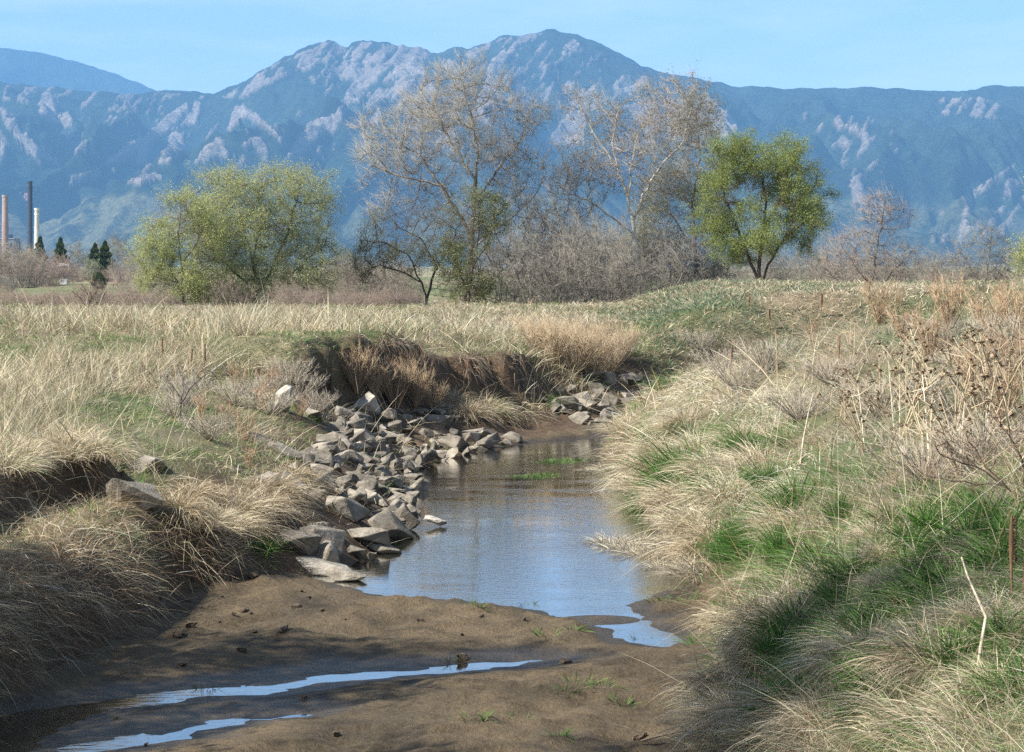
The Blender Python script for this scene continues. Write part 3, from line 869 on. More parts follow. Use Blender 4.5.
for k, (px, py, wpx, dep, hpx, tx, ty, rz, lb) in enumerate(BIG):
    x, y, zz = hit(px, py + hpx * .4)
    if px == 432: x, y, zz = -1.18, 36.2, .02
    W = 1.12 * wpx / F * y; H_ = 1.25 * hpx / F * y; dep *= 1.2
    me_ = ROCKS[k % 14]
    if {'pale', 'whitish', 'light'} & set(lb.split()[:3]):
        me_ = me_.copy(); me_.materials.clear(); me_.materials.append(M_ROCK_PALE)
    put_rock(me_, x, y + dep * .3, 1, lb, None, z=zz - .35 + .25 + H_ * .35, tilt=(tx, ty, rz), sc3=(W * 1.15, dep * 1.3, H_ * 1.7))
    placed.append((x, y + dep * .3, W * .9))
scatter_rocks(16, on_left(30.4, 36, -.12, 1.6), .3, .62, 'grey brown angular rock of the near heap beside the pool', 'riprap along the near pool edge')
scatter_rocks(95, on_left(35.5, 45, -.2, 1.5), .26, .58, 'angular rock in the middle of the long riprap heap by the pool', 'riprap along the middle of the pool')
scatter_rocks(88, on_left(45, 53.2, -.15, 2.1), .26, .6, 'angular grey rock in the far half of the heap under the cut bank', 'riprap under the cut bank')
scatter_rocks(62, on_left(57.0, 62.2, .35, 2.0), .36, .74, 'grey rock in the far heap where the creek bends right', 'riprap at the far bend')
placed.clear()
scatter_rocks(20, on_left(31.5, 53, -.05, 2.2), .09, .2, 'small broken stone in the gaps of the riprap heap by the pool', 'small stones in the riprap by the pool', gap=.3)
# ------------------------------------------------------------------ trees
def colonize(stems, A, step, infl, kill, iters=220):
    """grow branches from the stem polylines towards the attraction points A"""
    P = []; par = []
    for st in stems:
        st = np.asarray(st, float)
        base = None
        for i in range(len(st)):
            if i == 0:
                # a stem that begins near an existing node joins it
                if P:
                    dd = np.linalg.norm(np.array(P) - st[0], axis=1); j = int(dd.argmin())
                    if dd[j] < step * 1.5: base = j; continue
                P.append(st[0]); par.append(-1); base = len(P) - 1; continue
            L_ = np.linalg.norm(st[i] - P[base]); k = max(1, int(round(L_ / step))); a = np.array(P[base])
            for q in range(1, k + 1):
                P.append(a + (st[i] - a) * q / k + (rng.normal(size=3) * step * .10 if q < k else 0)); par.append(base); base = len(P) - 1
    P = [np.array(p) for p in P]
    A = A.copy(); alive = np.ones(len(A), bool)
    arr = np.array(P)
    near = np.full(len(A), 1e9); ni = np.zeros(len(A), int)
    start = 0
    for it in range(iters):
        for s in range(start, len(arr), 400):
            e = min(len(arr), s + 400)
            d = np.linalg.norm(A[:, None] - arr[None, s:e], axis=2)
            j = d.argmin(1); dm = d[np.arange(len(A)), j]
            m = dm < near; near[m] = dm[m]; ni[m] = j[m] + s
        start = len(arr)
        alive &= near > kill
        act = alive & (near < infl)
        if not act.any(): break
        ids = np.unique(ni[act])
        dirs = unit(A[act] - arr[ni[act]])
        acc = np.zeros((len(arr), 3)); np.add.at(acc, ni[act], dirs)
        nd = unit(acc[ids] + rng.normal(size=(len(ids), 3)) * .12)
        new = arr[ids] + nd * step
        # no doubling back on top of an existing node
        ok = np.array([np.min(np.linalg.norm(arr - q, axis=1)) > step * .35 for q in new]) if len(new) < 900 else np.ones(len(new), bool)
        if not ok.any(): break
        par += list(ids[ok]); arr = np.concatenate([arr, new[ok]])
        if len(arr) > 9000: break
    return arr, np.array(par)

def pipe(arr, par, tip=.009, ex=2.25, cap=9):
    n = len(arr); r = np.zeros(n); kids = np.zeros(n, int); big = np.full(n, -1); bigr = np.zeros(n)
    for i in range(n - 1, -1, -1):
        ri = max(r[i], tip**ex) if kids[i] else tip**ex
        r[i] = ri
        p = par[i]
        if p >= 0:
            r[p] += ri; kids[p] += 1
            if ri > bigr[p]: bigr[p] = ri; big[p] = i
    return np.minimum(r**(1 / ex), cap), kids, big

def wood(arr, par, rad, big, soup, col, colthin=None, thr=.03):
    i = np.nonzero(par >= 0)[0]; p = par[i]
    d = unit(arr[i] - arr[p])
    tang = np.zeros_like(arr); tang[i] = d
    root = np.nonzero(par < 0)[0]
    for q in root:
        tang[q] = tang[big[q]] if big[q] >= 0 else (0, 0, 1)
    main = big[p] == i
    r0 = np.where(main, rad[p], np.minimum(rad[i] * 1.15, rad[p])); t0 = np.where(main[:, None], tang[p], d)
    for lo, hi, s in ((0, .02, 3), (.02, .07, 5), (.07, 9, 9)):
        m = (rad[i] >= lo) & (rad[i] < hi)
        if not m.any(): continue
        v, t = tubes(arr[p][m], arr[i][m], r0[m], rad[i][m], t0[m], d[m], s)
        cc = np.repeat(np.clip(np.asarray(col if (lo >= thr or colthin is None) else colthin)[None] * (1 + .12 * rng.normal(size=(int(m.sum()), 1))), .01, .8), 2 * s, axis=0)
        soup.add(v, t, cc)

def ell_points(ells, n, hollow=.0, clump=0):
    """attraction points in ellipsoids (cx, cy, cz, rx, ry, rz, weight), gathered in clumps"""
    E = np.array(ells, float); w = E[:, 6] * (E[:, 3] * E[:, 4] * E[:, 5]) ** .8; w /= w.sum()
    def inside(m):
        k = rng.choice(len(E), m, p=w)
        u = unit(rng.normal(size=(m, 3))) * (hollow + (1 - hollow) * rng.random((m, 1))) ** (1 / 2.6)
        return E[k, :3] + u * E[k, 3:6]
    if clump:
        c = inside(clump); k = rng.integers(0, clump, n)
        sz = np.mean(E[:, 3:6]) * .22
        return c[k] + rng.normal(size=(n, 3)) * sz
    return inside(n)

def sprays(arr, par, rad, thr, per, L_, r, col, soup, up=.25, sub=2):
    """fine twigs leaving the thin branches; returns the places where leaves may sit"""
    i = np.nonzero((rad < thr) & (par >= 0))[0]
    if len(i) == 0: return np.zeros((0, 3))
    d0 = unit(arr[i] - arr[par[i]])
    k = np.repeat(np.arange(len(i)), per); m = len(k)
    p = arr[i][k] - d0[k] * rng.random((m, 1)) * .15
    d = unit(d0[k] * .7 + rng.normal(size=(m, 3)) * .55 + np.array([0, 0, up]))
    l = L_ * (.4 + rng.random(m))
    q = p + d * l[:, None]
    v, t = cones(p, q, np.full(m, r)); soup.add(v, t, pick(np.atleast_2d(col), m, .14).repeat(4, axis=0))
    out = [p + (q - p) * rng.random((m, 1)), q]
    for s in range(sub):
        f = .25 + .65 * rng.random((m, 1))
        a = p + (q - p) * f
        e = unit(d + rng.normal(size=(m, 3)) * .6 + np.array([0, 0, up * .7]))
        b = a + e * (l * (.35 + .4 * rng.random(m)))[:, None]
        v, t = cones(a, b, np.full(m, r * .8)); soup.add(v, t, pick(np.atleast_2d(col), m, .14).repeat(4, axis=0))
        out += [b, a + (b - a) * .5]
    return np.concatenate(out)

def tree(name, label, px, py, Y, stems_px, ells_px, n_att, bark, twig, step=.32, infl=2.2, kill=.42, tip=.009, per=6, tw=.6, twr=.007, thr=.035,
         leaves=None, cat='tree', group=None, clump=0, hollow=.25, ex=2.25, barkthin=None, depth=.8, up=.25, sub=2, pnames=('trunk', 'crown')):
    """stems and crown ellipsoids are given as they are seen at the tree's own distance, then grown in depth"""
    b = at(px, py, Y); b[2] = gz(b[0], b[1]) - .05
    base = np.array(b)
    k = Y / F
    def loc(p):  # picture offset -> metres beside and above the base
        return np.array([(p[0] - px) * k, (p[2] if len(p) > 2 else 0.0), (py - p[1]) * k])
    stems = [[loc(p) for p in s] for s in stems_px]
    ells = []
    for e in ells_px:
        c = loc((e[0], e[1])); rx, rz = e[2] * k, e[3] * k
        ells.append((c[0], (e[5] if len(e) > 5 else 0) * 1.0, c[2], rx, rx * depth, rz, e[4] if len(e) > 4 else 1))
    A = ell_points(ells, n_att, hollow, clump)
    A = A[A[:, 2] > .25]
    arr, par = colonize(stems, A, step, infl, kill)
    rad, kids, big = pipe(arr, par, tip, ex)
    root = thing(name, label, cat, base, group)
    ws = Soup(); wood(arr, par, rad, big, ws, bark, barkthin)
    link(pnames[0], ws.mesh(pnames[0], M_BARK, True), root)
    cs = Soup()
    ends = sprays(arr, par, rad, thr, per, tw, twr, twig, cs, up, sub)
    link(pnames[1] if not leaves else 'twigs', cs.mesh('twigs', M_TWIG), root)
    if leaves:
        n, size, pal, zlo, zhi = leaves[:5]
        z = ends[:, 2] / k
        cand = ends[(z > zlo) & (z < zhi)]
        if len(leaves) > 5:      # only where the leafy clumps are
            f = leaves[5]
            nz_ = fbm(cand[:, 0] * .9 + cand[:, 1] * .5, cand[:, 2] * .9 + cand[:, 1] * .3, 3)
            cand = cand[nz_ > f]
        c = cand[rng.integers(0, len(cand), n)] + rng.normal(size=(n, 3)) * .10
        ls = Soup(); ls.add(*leafs(c, size * (.6 + .8 * rng.random(n)), pick(pal, n, .18)))
        link('crown', ls.mesh('crown', M_LEAF), root)
    return root

BK_DARK = (.055, .045, .038); BK_GREY = (.15, .127, .105); BK_WHITE = (.44, .41, .36); BK_BROWN = (.13, .112, .095)
TW_TAN = np.array([[.30, .28, .24], [.245, .228, .195], [.35, .328, .285]]); TW_GREY = np.array([[.22, .202, .165], [.265, .245, .205], [.17, .155, .128]])
TW_DARK = np.array([[.10, .08, .065], [.14, .11, .085]])
LF_YEL = np.array([[.42, .45, .165], [.36, .395, .14], [.48, .49, .21], [.30, .335, .12]])
LF_BRIGHT = np.array([[.255, .305, .085], [.215, .26, .075], [.30, .34, .11], [.165, .205, .06]])
LF_OLIVE = np.array([[.20, .195, .085], [.16, .16, .07], [.24, .23, .11]])
LF_DARK = np.array([[.07, .10, .035], [.09, .125, .04], [.055, .08, .03]])
LF_BUD = np.array([[.30, .20, .13], [.26, .19, .12]])

# great bare cottonwood in the middle, its low leafy neighbour, and the pale barked one
tree('cottonwood_tree', 'tall leafless cottonwood with a wide fan of tan twigs, the tallest crown in the middle', 464, 306, 112,
     [[(464, 306), (470, 255), (474, 200), (478, 150), (470, 110), (462, 80)], [(471, 235), (445, 190), (420, 155), (395, 140)], [(474, 200), (500, 165), (520, 140)], [(476, 175), (450, 140), (432, 105)],
      [(470, 250), (500, 225), (525, 205)], [(440, 185), (400, 175), (372, 165)]],
     [(458, 125, 72, 54, 1.2), (392, 168, 44, 56, 1.2), (516, 150, 36, 56, 1.2), (450, 88, 34, 20), (440, 190, 50, 35), (505, 200, 38, 34, .8), (375, 180, 22, 36, .8)], 3600, BK_GREY, TW_TAN, barkthin=(.24, .205, .165), per=8, tw=.66, hollow=.2, clump=70, up=.4)
tree('cottonwood_tree', 'low dark limbed tree with arching branches and sparse green leaves before the tall bare cottonwood', 428, 306, 108,
     [[(428, 306), (422, 280), (408, 252), (385, 240), (365, 238)], [(420, 278), (405, 270), (380, 262), (362, 272)], [(426, 300), (436, 262), (420, 235), (398, 225)], [(434, 270), (450, 245), (462, 215)]],
     [(398, 240, 46, 34), (372, 262, 26, 24, .9), (440, 240, 36, 40), (455, 270, 28, 30, .7)], 1500, BK_DARK, TW_DARK, per=5, tw=.55,
     leaves=(19000, .046, LF_OLIVE, 5, 120, .1), hollow=.3)
tree('vine_clad_tree', 'leafy green column of a young tree against the trunk of the tall bare cottonwood', 468, 306, 107,
     [[(468, 306), (472, 270), (478, 235), (480, 205)], [(470, 290), (455, 260), (450, 235)], [(474, 260), (490, 235), (495, 215)]],
     [(472, 265, 26, 40), (484, 212, 26, 26, .8), (450, 255, 20, 25, .7), (470, 292, 24, 14, .8)], 1000, BK_DARK, TW_DARK, per=6, tw=.42, leaves=(30000, .046, np.concatenate([LF_OLIVE, LF_DARK, LF_YEL[:1]]), 2, 130, -.12))
tree('cottonwood_tree', 'white barked cottonwood with thin bare crown right of the middle', 634, 304, 114,
     [[(634, 304), (636, 262), (634, 225), (628, 195), (618, 165), (600, 140), (588, 118)], [(634, 222), (650, 180), (668, 155), (684, 138), (692, 105)], [(628, 195), (632, 160), (640, 125)],
      [(634, 230), (600, 205), (575, 192), (550, 190)], [(618, 165), (612, 140), (618, 110)]],
     [(598, 125, 38, 36), (632, 122, 40, 36), (686, 110, 30, 32), (585, 180, 36, 26, .8), (665, 155, 36, 44), (628, 160, 46, 36, .9), (655, 118, 24, 24, .8)], 2500, BK_WHITE, TW_TAN, barkthin=(.42, .38, .31), tip=.0092, per=8, tw=.6, clump=55, up=.4,
     leaves=(6500, .075, LF_BUD, 60, 260, .0), hollow=.3)
tree('willow_tree', 'olive tinged tall tree in thin leaf behind the bright green tree', 694, 302, 118,
     [[(694, 302), (696, 250), (692, 200), (700, 150), (696, 110)], [(695, 250), (670, 210), (660, 180)], [(695, 235), (715, 195), (722, 165)], [(694, 280), (672, 255), (655, 240)]],
     [(694, 150, 30, 50), (676, 205, 38, 46), (712, 205, 28, 44), (660, 245, 36, 30, .7), (700, 108, 20, 22, .8)], 2600, BK_GREY, TW_TAN, per=7, tw=.6, leaves=(60000, .046, LF_OLIVE, 20, 260, -.1))
tree('elm_tree', 'bright green leafy tree with dark forked trunk standing on the berm', 758, 290, 96,
     [[(758, 292), (757, 268), (748, 245), (738, 220), (728, 195), (722, 175)], [(758, 285), (768, 255), (785, 228), (806, 212), (822, 205)], [(757, 275), (762, 235), (766, 195), (762, 160)], [(766, 215), (780, 190), (792, 165)],
      [(785, 230), (800, 190)]],
     [(762, 170, 52, 38, 1.2), (732, 195, 27, 46), (796, 192, 29, 44), (764, 210, 58, 40, 1.3), (742, 152, 28, 18), (790, 160, 24, 22), (810, 208, 16, 24, .7)], 3000, BK_DARK, TW_DARK, per=5, tw=.45, tip=.0115, clump=64,
     leaves=(120000, .047, LF_BRIGHT, 20, 260, -.16), hollow=.35)
tree('willow_tree', 'broad rounded yellow green willow, the larger of the two at left', 262, 310, 106,
     [[(256, 312), (258, 285), (250, 250), (240, 215), (232, 190)], [(258, 300), (275, 262), (290, 225), (298, 195)], [(262, 312), (285, 280), (312, 255)], [(256, 290), (225, 262), (205, 245)], [(262, 262), (262, 220), (258, 192)]],
     [(246, 205, 44, 36), (294, 205, 32, 32), (300, 252, 34, 42), (252, 245, 62, 55, 1.3), (215, 240, 36, 48), (270, 285, 62, 26, 1.2), (225, 180, 18, 12, .8), (270, 178, 26, 10, .7)], 4400, BK_DARK, TW_GREY, clump=150, per=7, tw=.55, tip=.0095,
     leaves=(135000, .047, LF_YEL, 1, 260, -.4), hollow=.3)
tree('willow_tree', 'smaller pale stemmed yellow green willow left of the broad one', 184, 312, 103,
     [[(184, 314), (182, 280), (179, 240), (180, 205)], [(183, 290), (165, 262), (152, 240)], [(182, 265), (198, 240), (205, 222)], [(184, 308), (160, 290), (145, 280)]],
     [(178, 222, 26, 30), (158, 250, 24, 34), (198, 240, 24, 36), (156, 288, 24, 18, .8), (190, 285, 28, 20, .7)], 2200, BK_GREY, TW_GREY, per=7, tw=.5, leaves=(52000, .047, LF_YEL, 3, 240, -.2))
tree('bare_tree', 'leafless grey tree with pinkish crown tip standing alone right of the bright green tree', 874, 292, 104,
     [[(876, 292), (872, 265), (876, 235), (882, 205), (884, 185)], [(874, 280), (890, 258), (908, 240)], [(873, 275), (855, 250), (845, 235)], [(876, 292), (857, 280), (838, 266), (826, 252)]],
     [(882, 198, 23, 27, 1.3), (905, 202, 12, 12, .6), (858, 240, 34, 30), (902, 245, 22, 22), (835, 255, 24, 22, .8), (878, 255, 34, 30, .7)], 2200, BK_BROWN, np.array([[.30, .245, .20], [.24, .195, .16], [.34, .285, .24]]), per=8, tw=.6)
tree('bare_tree', 'small leafless dark stemmed tree near the right edge', 984, 292, 104,
     [[(984, 294), (986, 262), (990, 235), (992, 212)], [(985, 275), (970, 250), (960, 235)], [(986, 262), (1002, 240)]],
     [(988, 226, 22, 20), (965, 242, 20, 20), (1005, 250, 20, 22), (985, 262, 34, 22, .7)], 1400, BK_BROWN, TW_GREY, per=8, tw=.55)
tree('willow_tree', 'yellow green tree cut off by the right edge', 1036, 292, 100,
     [[(1036, 294), (1034, 250), (1030, 210), (1034, 180)], [(1035, 260), (1018, 235)], [(1034, 240), (1050, 210)]],
     [(1044, 205, 20, 34), (1036, 250, 22, 34), (1056, 240, 26, 46)], 1300, BK_GREY, TW_GREY, per=6, tw=.5, leaves=(20000, .05, LF_YEL, 5, 260, -.2))
tree('bare_shrub', 'round leafless brown bush alone in the straw at left', 89, 326, 78,
     [[(89, 327), (89, 315), (84, 300)], [(89, 318), (97, 303)], [(89, 322), (78, 308)], [(89, 322), (103, 310)], [(89, 310), (91, 296)]],
     [(89, 304, 20, 14), (89, 298, 12, 12)], 420, BK_BROWN, np.array([[.22, .15, .115], [.27, .19, .15]]), step=.16, infl=1.2, kill=.2, per=5, tw=.22, twr=.004, cat='shrub', pnames=('stems', 'twigs'))

# bare brush: a few thickets grown once, then set out along the tree line
def thicket(name, label, Y, w, h, n_st, twig, group, seed_pts=900, bark=BK_BROWN):
    k = Y / F; stems = []
    for s in range(n_st):
        x0 = random.uniform(-.55, .55) * w * .5; y0 = random.uniform(-.5, .5) * w * .4
        x1 = x0 * 1.7 + random.uniform(-.3, .3); hh = h * random.uniform(.35, .7)
        stems.append([np.array((x0 * .05, y0 * .05, -.05)), np.array((x0, y0, .12)), np.array((x0 * 1.2, y0 * 1.2, hh * .5)), np.array((x1, y0 * 1.5, hh))])
    A = ell_points([(0, 0, h * .5, w * .5, w * .4, h * .5, 1), (-w * .2, 0, h * .4, w * .3, w * .3, h * .36, .6), (w * .22, 0, h * .45, w * .28, w * .3, h * .4, .6)], seed_pts, .2, 26)
    A = A[A[:, 2] > .1]
    arr, par = colonize(stems, A, .24, 1.6, .3)
    rad, kids, big = pipe(arr, par, .007, 2.4, .06)
    root = thing(name, label, 'brush', (0, 0, 0), group)
    ws = Soup(); wood(arr, par, rad, big, ws, bark, tuple(np.array(bark) * 1.5)); link('stems', ws.mesh('stems', M_BARK, True), root)
    cs = Soup(); sprays(arr, par, rad, .02, 4, .5, .0065, twig, cs, .35, 2); link('twigs', cs.mesh('twigs', M_TWIG), root)
    return root
TH = [thicket('thicket', '', 110, 4.2, 3.0, 14, TW_GREY, None), thicket('thicket', '', 110, 3.4, 3.8, 11, np.array([[.25, .23, .19], [.195, .18, .15]]), None), thicket('thicket', '', 110, 4.6, 2.0, 16, np.array([[.225, .172, .138], [.26, .20, .163]]), None)]
used = set()
def put_thicket(k, px, Y, s, label, group):
    x = (px - 512) / F * Y; loc = (x, Y, gz(x, Y) - .05); rz = random.uniform(0, 6.28)
    sc_ = (s * random.uniform(.9, 1.15), s, s * random.uniform(.85, 1.15))
    if k not in used:
        used.add(k); o = TH[k]; o.location = loc; o.rotation_euler = (0, 0, rz); o.scale = sc_
        o['label'] = label; o['group'] = group; return o
    return dup(TH[k], loc, rz, sc_, label, group)
random.seed(21)
gl = 'leafless thickets between the tall trees'
for px, Y, k, s in [(500, 110, 0, 1.0), (528, 118, 1, 1.35), (552, 112, 1, 1.3), (575, 116, 0, 1.25), (600, 108, 0, 1.0), (612, 118, 1, 1.2), (655, 108, 0, 1.0), (672, 116, 1, 1.15), (540, 108, 0, .95), (565, 124, 1, 1.45), (590, 122, 0, 1.4), (640, 122, 1, 1.3)]:
    put_thicket(k, px, Y, s, 'grey brown leafless thicket between the tall cottonwoods', gl)
gl = 'leafless thickets behind the berm'
for px in np.arange(700, 1050, 15):
    put_thicket(random.choice([0, 1, 2, 0]), px + random.uniform(-6, 6), random.uniform(104, 132), random.uniform(.55, .9), 'leafless grey thicket in the row behind the berm', gl)
gl = 'thickets at the foot of the left trees'
for px, Y, k, s in [(352, 112, 0, .75), (376, 116, 2, 1.0), (402, 112, 0, .7), (395, 120, 1, .75), (330, 122, 2, .9), (205, 110, 2, .8), (150, 108, 0, .6), (230, 103, 2, .6), (290, 103, 2, .55), (140, 118, 2, .8)]:
    put_thicket(k, px, Y, s, 'low leafless thicket at the foot of the trees in the left half', gl)
gl = 'far brown thickets at left'
for px, Y, k, s in [(3, 205, 0, .7), (22, 250, 0, 1.5), (42, 262, 2, 1.7), (2, 270, 2, 1.9), (57, 270, 2, 1.3), (32, 280, 2, 1.8), (125, 330, 0, 1.3), (140, 320, 0, 1.4), (115, 340, 2, 1.2), (75, 345, 2, 1.1), (335, 330, 0, 1.2), (350, 340, 2, 1.6), (-8, 250, 2, 1.8), (365, 320, 0, 1.2)]:
    put_thicket(k, px, Y, s, 'distant brown thicket beyond the straw field at left', gl)
# low reddish willow scrub in the wet field
gl = 'low reddish scrub across the left field'
for px in list(np.arange(-5, 175, 11)) + list(np.arange(300, 420, 14)):
    put_thicket(2, px + random.uniform(-4, 4), random.uniform(88, 104), random.uniform(.3, .42), 'low reddish brown scrub in the row across the left field', gl)

# far conifers and other distant trees at left
def conifer(label, px, py, Y, w, h, name='conifer_tree', pal=LF_DARK * .9, round_=False):
    b = at(px, py, Y); b[2] = gz(b[0], Y) - .1
    root = thing(name, label, 'tree', b)
    s = Soup(); v, t = tubes(np.array([[0, 0, 0.]]), np.array([[0, 0, h * .8]]), np.array([h * .03]), np.array([h * .006]), sides=6); s.add(v, t, np.array(BK_BROWN)); link('trunk', s.mesh('trunk', M_BARK), root)
    n = 3200; u = rng.random(n)
    if round_: rr = w * .5 * np.sqrt(np.clip(1 - (2 * u - .9)**2, .05, 1)); zz = h * (.04 + .96 * u)
    else: rr = w * .5 * (1 - u)**.75 * (1 + .25 * np.sin(u * 40)); zz = h * (.06 + .94 * u)
    a = rng.random(n) * 6.283; rad = rr * (.55 + .5 * rng.random(n)) * (1 + .18 * np.sin(a * 3 + 5 * u))
    p = np.stack([rad * np.cos(a), rad * np.sin(a), zz], 1)
    ls = Soup(); ls.add(*leafs(p, h * .07 * (.6 + .8 * rng.random(n)), pick(pal, n, .2))); link('crown', ls.mesh('crown', M_LEAF), root)
    return root
conifer('small dark conifer far left below the brick chimney', 40, 262, 420, 3.4, 7.6)
conifer('broad dark conifer beside the dark pine group at far left', 60.5, 264, 400, 3.6, 7.2)
conifer('dark pointed conifer left of the low dark roof', 95, 272, 360, 3.4, 5.8)
conifer('tall dark conifer beside the low dark roof', 105, 274, 345, 3.6, 6.0)
conifer('round dark green juniper bush at the field edge at far left', 99, 288, 235, 1.55, 1.75, 'juniper_shrub', LF_DARK * .8, True)
def far_tree(label, px, Y, w, h, pal, n=5200, lf=.16):
    x = (px - 512) / F * Y; root = thing('distant_tree', label, 'tree', (x, Y, gz(x, Y) - .1))
    st = [[np.array((0, 0, 0.)), np.array((0, 0, h * .4)), np.array((w * .05, 0, h * .8))], [np.array((0, 0, h * .3)), np.array((-w * .25, 0, h * .65))], [np.array((0, 0, h * .3)), np.array((w * .25, 0, h * .6))]]
    A = ell_points([(0, 0, h * .6, w * .5, w * .45, h * .4, 1), (w * .15, 0, h * .4, w * .4, w * .35, h * .3, .6)], 500, .2, 18)
    arr, par = colonize(st, A, .5, 3, .7); rad, kids, big = pipe(arr, par, .014, 2.3, .3)
    ws = Soup(); wood(arr, par, rad, big, ws, BK_GREY, (.24, .2, .17)); link('trunk', ws.mesh('trunk', M_BARK, True), root)
    cs = Soup(); e = sprays(arr, par, rad, .05, 4, .8, .012, TW_GREY, cs); link('twigs', cs.mesh('twigs', M_TWIG), root)
    c = e[rng.integers(0, len(e), n)] + rng.normal(size=(n, 3)) * .15
    ls = Soup(); ls.add(*leafs(c, lf * (.6 + .8 * rng.random(n)), pick(pal, n, .16))); link('crown', ls.mesh('crown', M_LEAF), root)
far_tree('distant yellow green tree below the brick chimney', 17, 360, 8.0, 4.4, LF_YEL)
far_tree('distant tan budding tree left of the willows', 118, 420, 8.5, 7.4, np.array([[.26, .22, .13], [.22, .2, .11]]))
far_tree('distant grey tan budding tree left of the dark pointed conifer', 76, 440, 7, 6.0, np.array([[.26, .22, .15], [.24, .2, .14]]))
far_tree('distant pale round tree behind the juniper bush', 90.5, 335, 2.6, 2.8, np.array([[.30, .32, .2], [.26, .28, .18]]), 2600, .12)
far_tree('distant green tinged tree seen between the willow and the bare cottonwood', 338, 430, 9, 5.5, np.array([[.2, .2, .1], [.16, .17, .08]]))
gl = 'far trees along the end of the fields'
# ------------------------------------------------------------------ far chimneys and buildings
def chimney(label, px, top, bot, Y, wpx, cols, cap=None):
    k = Y / F; b = at(px, bot, Y); zb = gz(b[0], Y); root = thing('chimney', label, 'chimney', (b[0], Y, zb))
    H_ = CZ - (top - HZ) * k - zb; r = wpx * k * .5
    s = Soup(); zz = np.linspace(0, H_, 13)
    for i in range(12):
        a, c = zz[i], zz[i + 1]
        v, t = tubes(np.array([[0, 0, a]]), np.array([[0, 0, c]]), np.array([r * (1.12 - .22 * a / H_)]), np.array([r * (1.12 - .22 * c / H_)]), sides=20)
        s.add(v, t, np.array(cols[min(len(cols) - 1, int(i / 12 * len(cols)))]))
    link('shaft', s.mesh('shaft', M_PAINT, True), root)
    s = Soup()
    for za, zb_, rr in ((H_ - .2, H_ + 1.2, r * 1.02), (H_ - 3.2, H_ - 2.2, r * .98)):
        v, t = tubes(np.array([[0, 0, za]]), np.array([[0, 0, zb_]]), np.array([rr]), np.array([rr]), sides=20); s.add(v, t, np.array(cap or cols[-1]))
        for zq, fl in ((za, 1), (zb_, -1)):
            a = np.arange(20) * 2 * np.pi / 20; v = np.concatenate([np.stack([rr * np.cos(a), rr * np.sin(a), np.full(20, zq)], 1), [[0, 0, zq]]]); s.add(v, np.array([(i, (i + 1) % 20, 20) for i in range(20)]), np.array(cap or cols[-1]))
    link('rim', s.mesh('rim', M_PAINT), root)
chimney('short red brick chimney nearest the left edge', 5.2, 197, 236, 1500, 6.6, [(.30, .19, .155), (.32, .21, .175), (.34, .25, .21)], (.30, .26, .24))
chimney('tall dark chimney with a brick coloured foot, the middle of three', 30, 183, 240, 1500, 5.2, [(.34, .19, .15), (.05, .055, .07), (.05, .055, .07), (.05, .055, .07), (.05, .055, .07)], (.04, .045, .06))
chimney('pale cream chimney right of the tall dark one', 37, 210, 240, 1490, 5.2, [(.62, .58, .50), (.60, .56, .48), (.52, .48, .42)], (.66, .62, .55))

def box_bm(bm, x0, x1, y0, y1, z0, z1):
    v = [bm.verts.new(p) for p in ((x0, y0, z0), (x1, y0, z0), (x1, y1, z0), (x0, y1, z0), (x0, y0, z1), (x1, y0, z1), (x1, y1, z1), (x0, y1, z1))]
    for f in ((0, 3, 2, 1), (4, 5, 6, 7), (0, 1, 5, 4), (1, 2, 6, 5), (2, 3, 7, 6), (3, 0, 4, 7)): bm.faces.new([v[i] for i in f])
def solid(name, parts, col, parent=None):
    bm = bmesh.new()
    for p in parts: box_bm(bm, *p)
    me = bpy.data.meshes.new(name); bm.to_mesh(me); bm.free()
    a = me.attributes.new('tint', 'FLOAT_COLOR', 'POINT'); a.data.foreach_set('color', np.tile(np.array(list(col) + [1], np.float32), len(me.vertices)))
    me.materials.append(M_PAINT); return link(name, me, parent)
# power plant hall at the foot of the chimneys
Y = 1520; k = Y / F; b = at(6, 236, Y); zb = gz(b[0], Y)
pl_ = thing('plant_hall', 'low blue grey industrial hall at the foot of the brick chimney', 'building', (b[0], Y, zb))
solid('wall', [(-14 * k, 8 * k, 0, 20, 0, 20), (-4 * k, 2 * k, 2, 16, 20.61, 23)], (.16, .20, .26), pl_); solid('roof', [(-14.4 * k, 8.4 * k, -.4, 20.4, 20.01, 20.6)], (.30, .33, .38), pl_)
for q in (-11, -7, -3, 1, 5): solid('window', [(q * k - .9, q * k + .9, -.06, .05, 15, 17.4)], (.05, .06, .08), pl_)
# low house with dark roof
def house(label, px, Y, w, d, h, rh, wall, roof):
    x = (px - 512) / F * Y; root = thing('house', label, 'house', (x, Y, gz(x, Y)))
    solid('wall', [(-w / 2, w / 2, 0, d, 0, h)], wall, root)
    bm = bmesh.new(); o_ = .4
    pr = [(-w / 2 - o_, -o_, h + .01), (w / 2 + o_, -o_, h + .01), (w / 2 + o_, d + o_, h + .01), (-w / 2 - o_, d + o_, h + .01), (-w / 2 - o_ * .2, d / 2, h + rh), (w / 2 + o_ * .2, d / 2, h + rh)]
    v = [bm.verts.new(p) for p in pr]
    for f in ((0, 1, 5, 4), (2, 3, 4, 5), (1, 2, 5), (3, 0, 4), (3, 2, 1, 0)): bm.faces.new([v[i] for i in f])
    me = bpy.data.meshes.new('roof'); bm.to_mesh(me); bm.free()
    a = me.attributes.new('tint', 'FLOAT_COLOR', 'POINT'); a.data.foreach_set('color', np.tile(np.array(list(roof) + [1], np.float32), len(me.vertices))); me.materials.append(M_PAINT)
    link('roof', me, root)
    for q in (-.25, .2): solid('window', [(w * q - .45, w * q + .45, -.05, .03, h * .35, h * .8)], (.04, .045, .055), root)
    return root
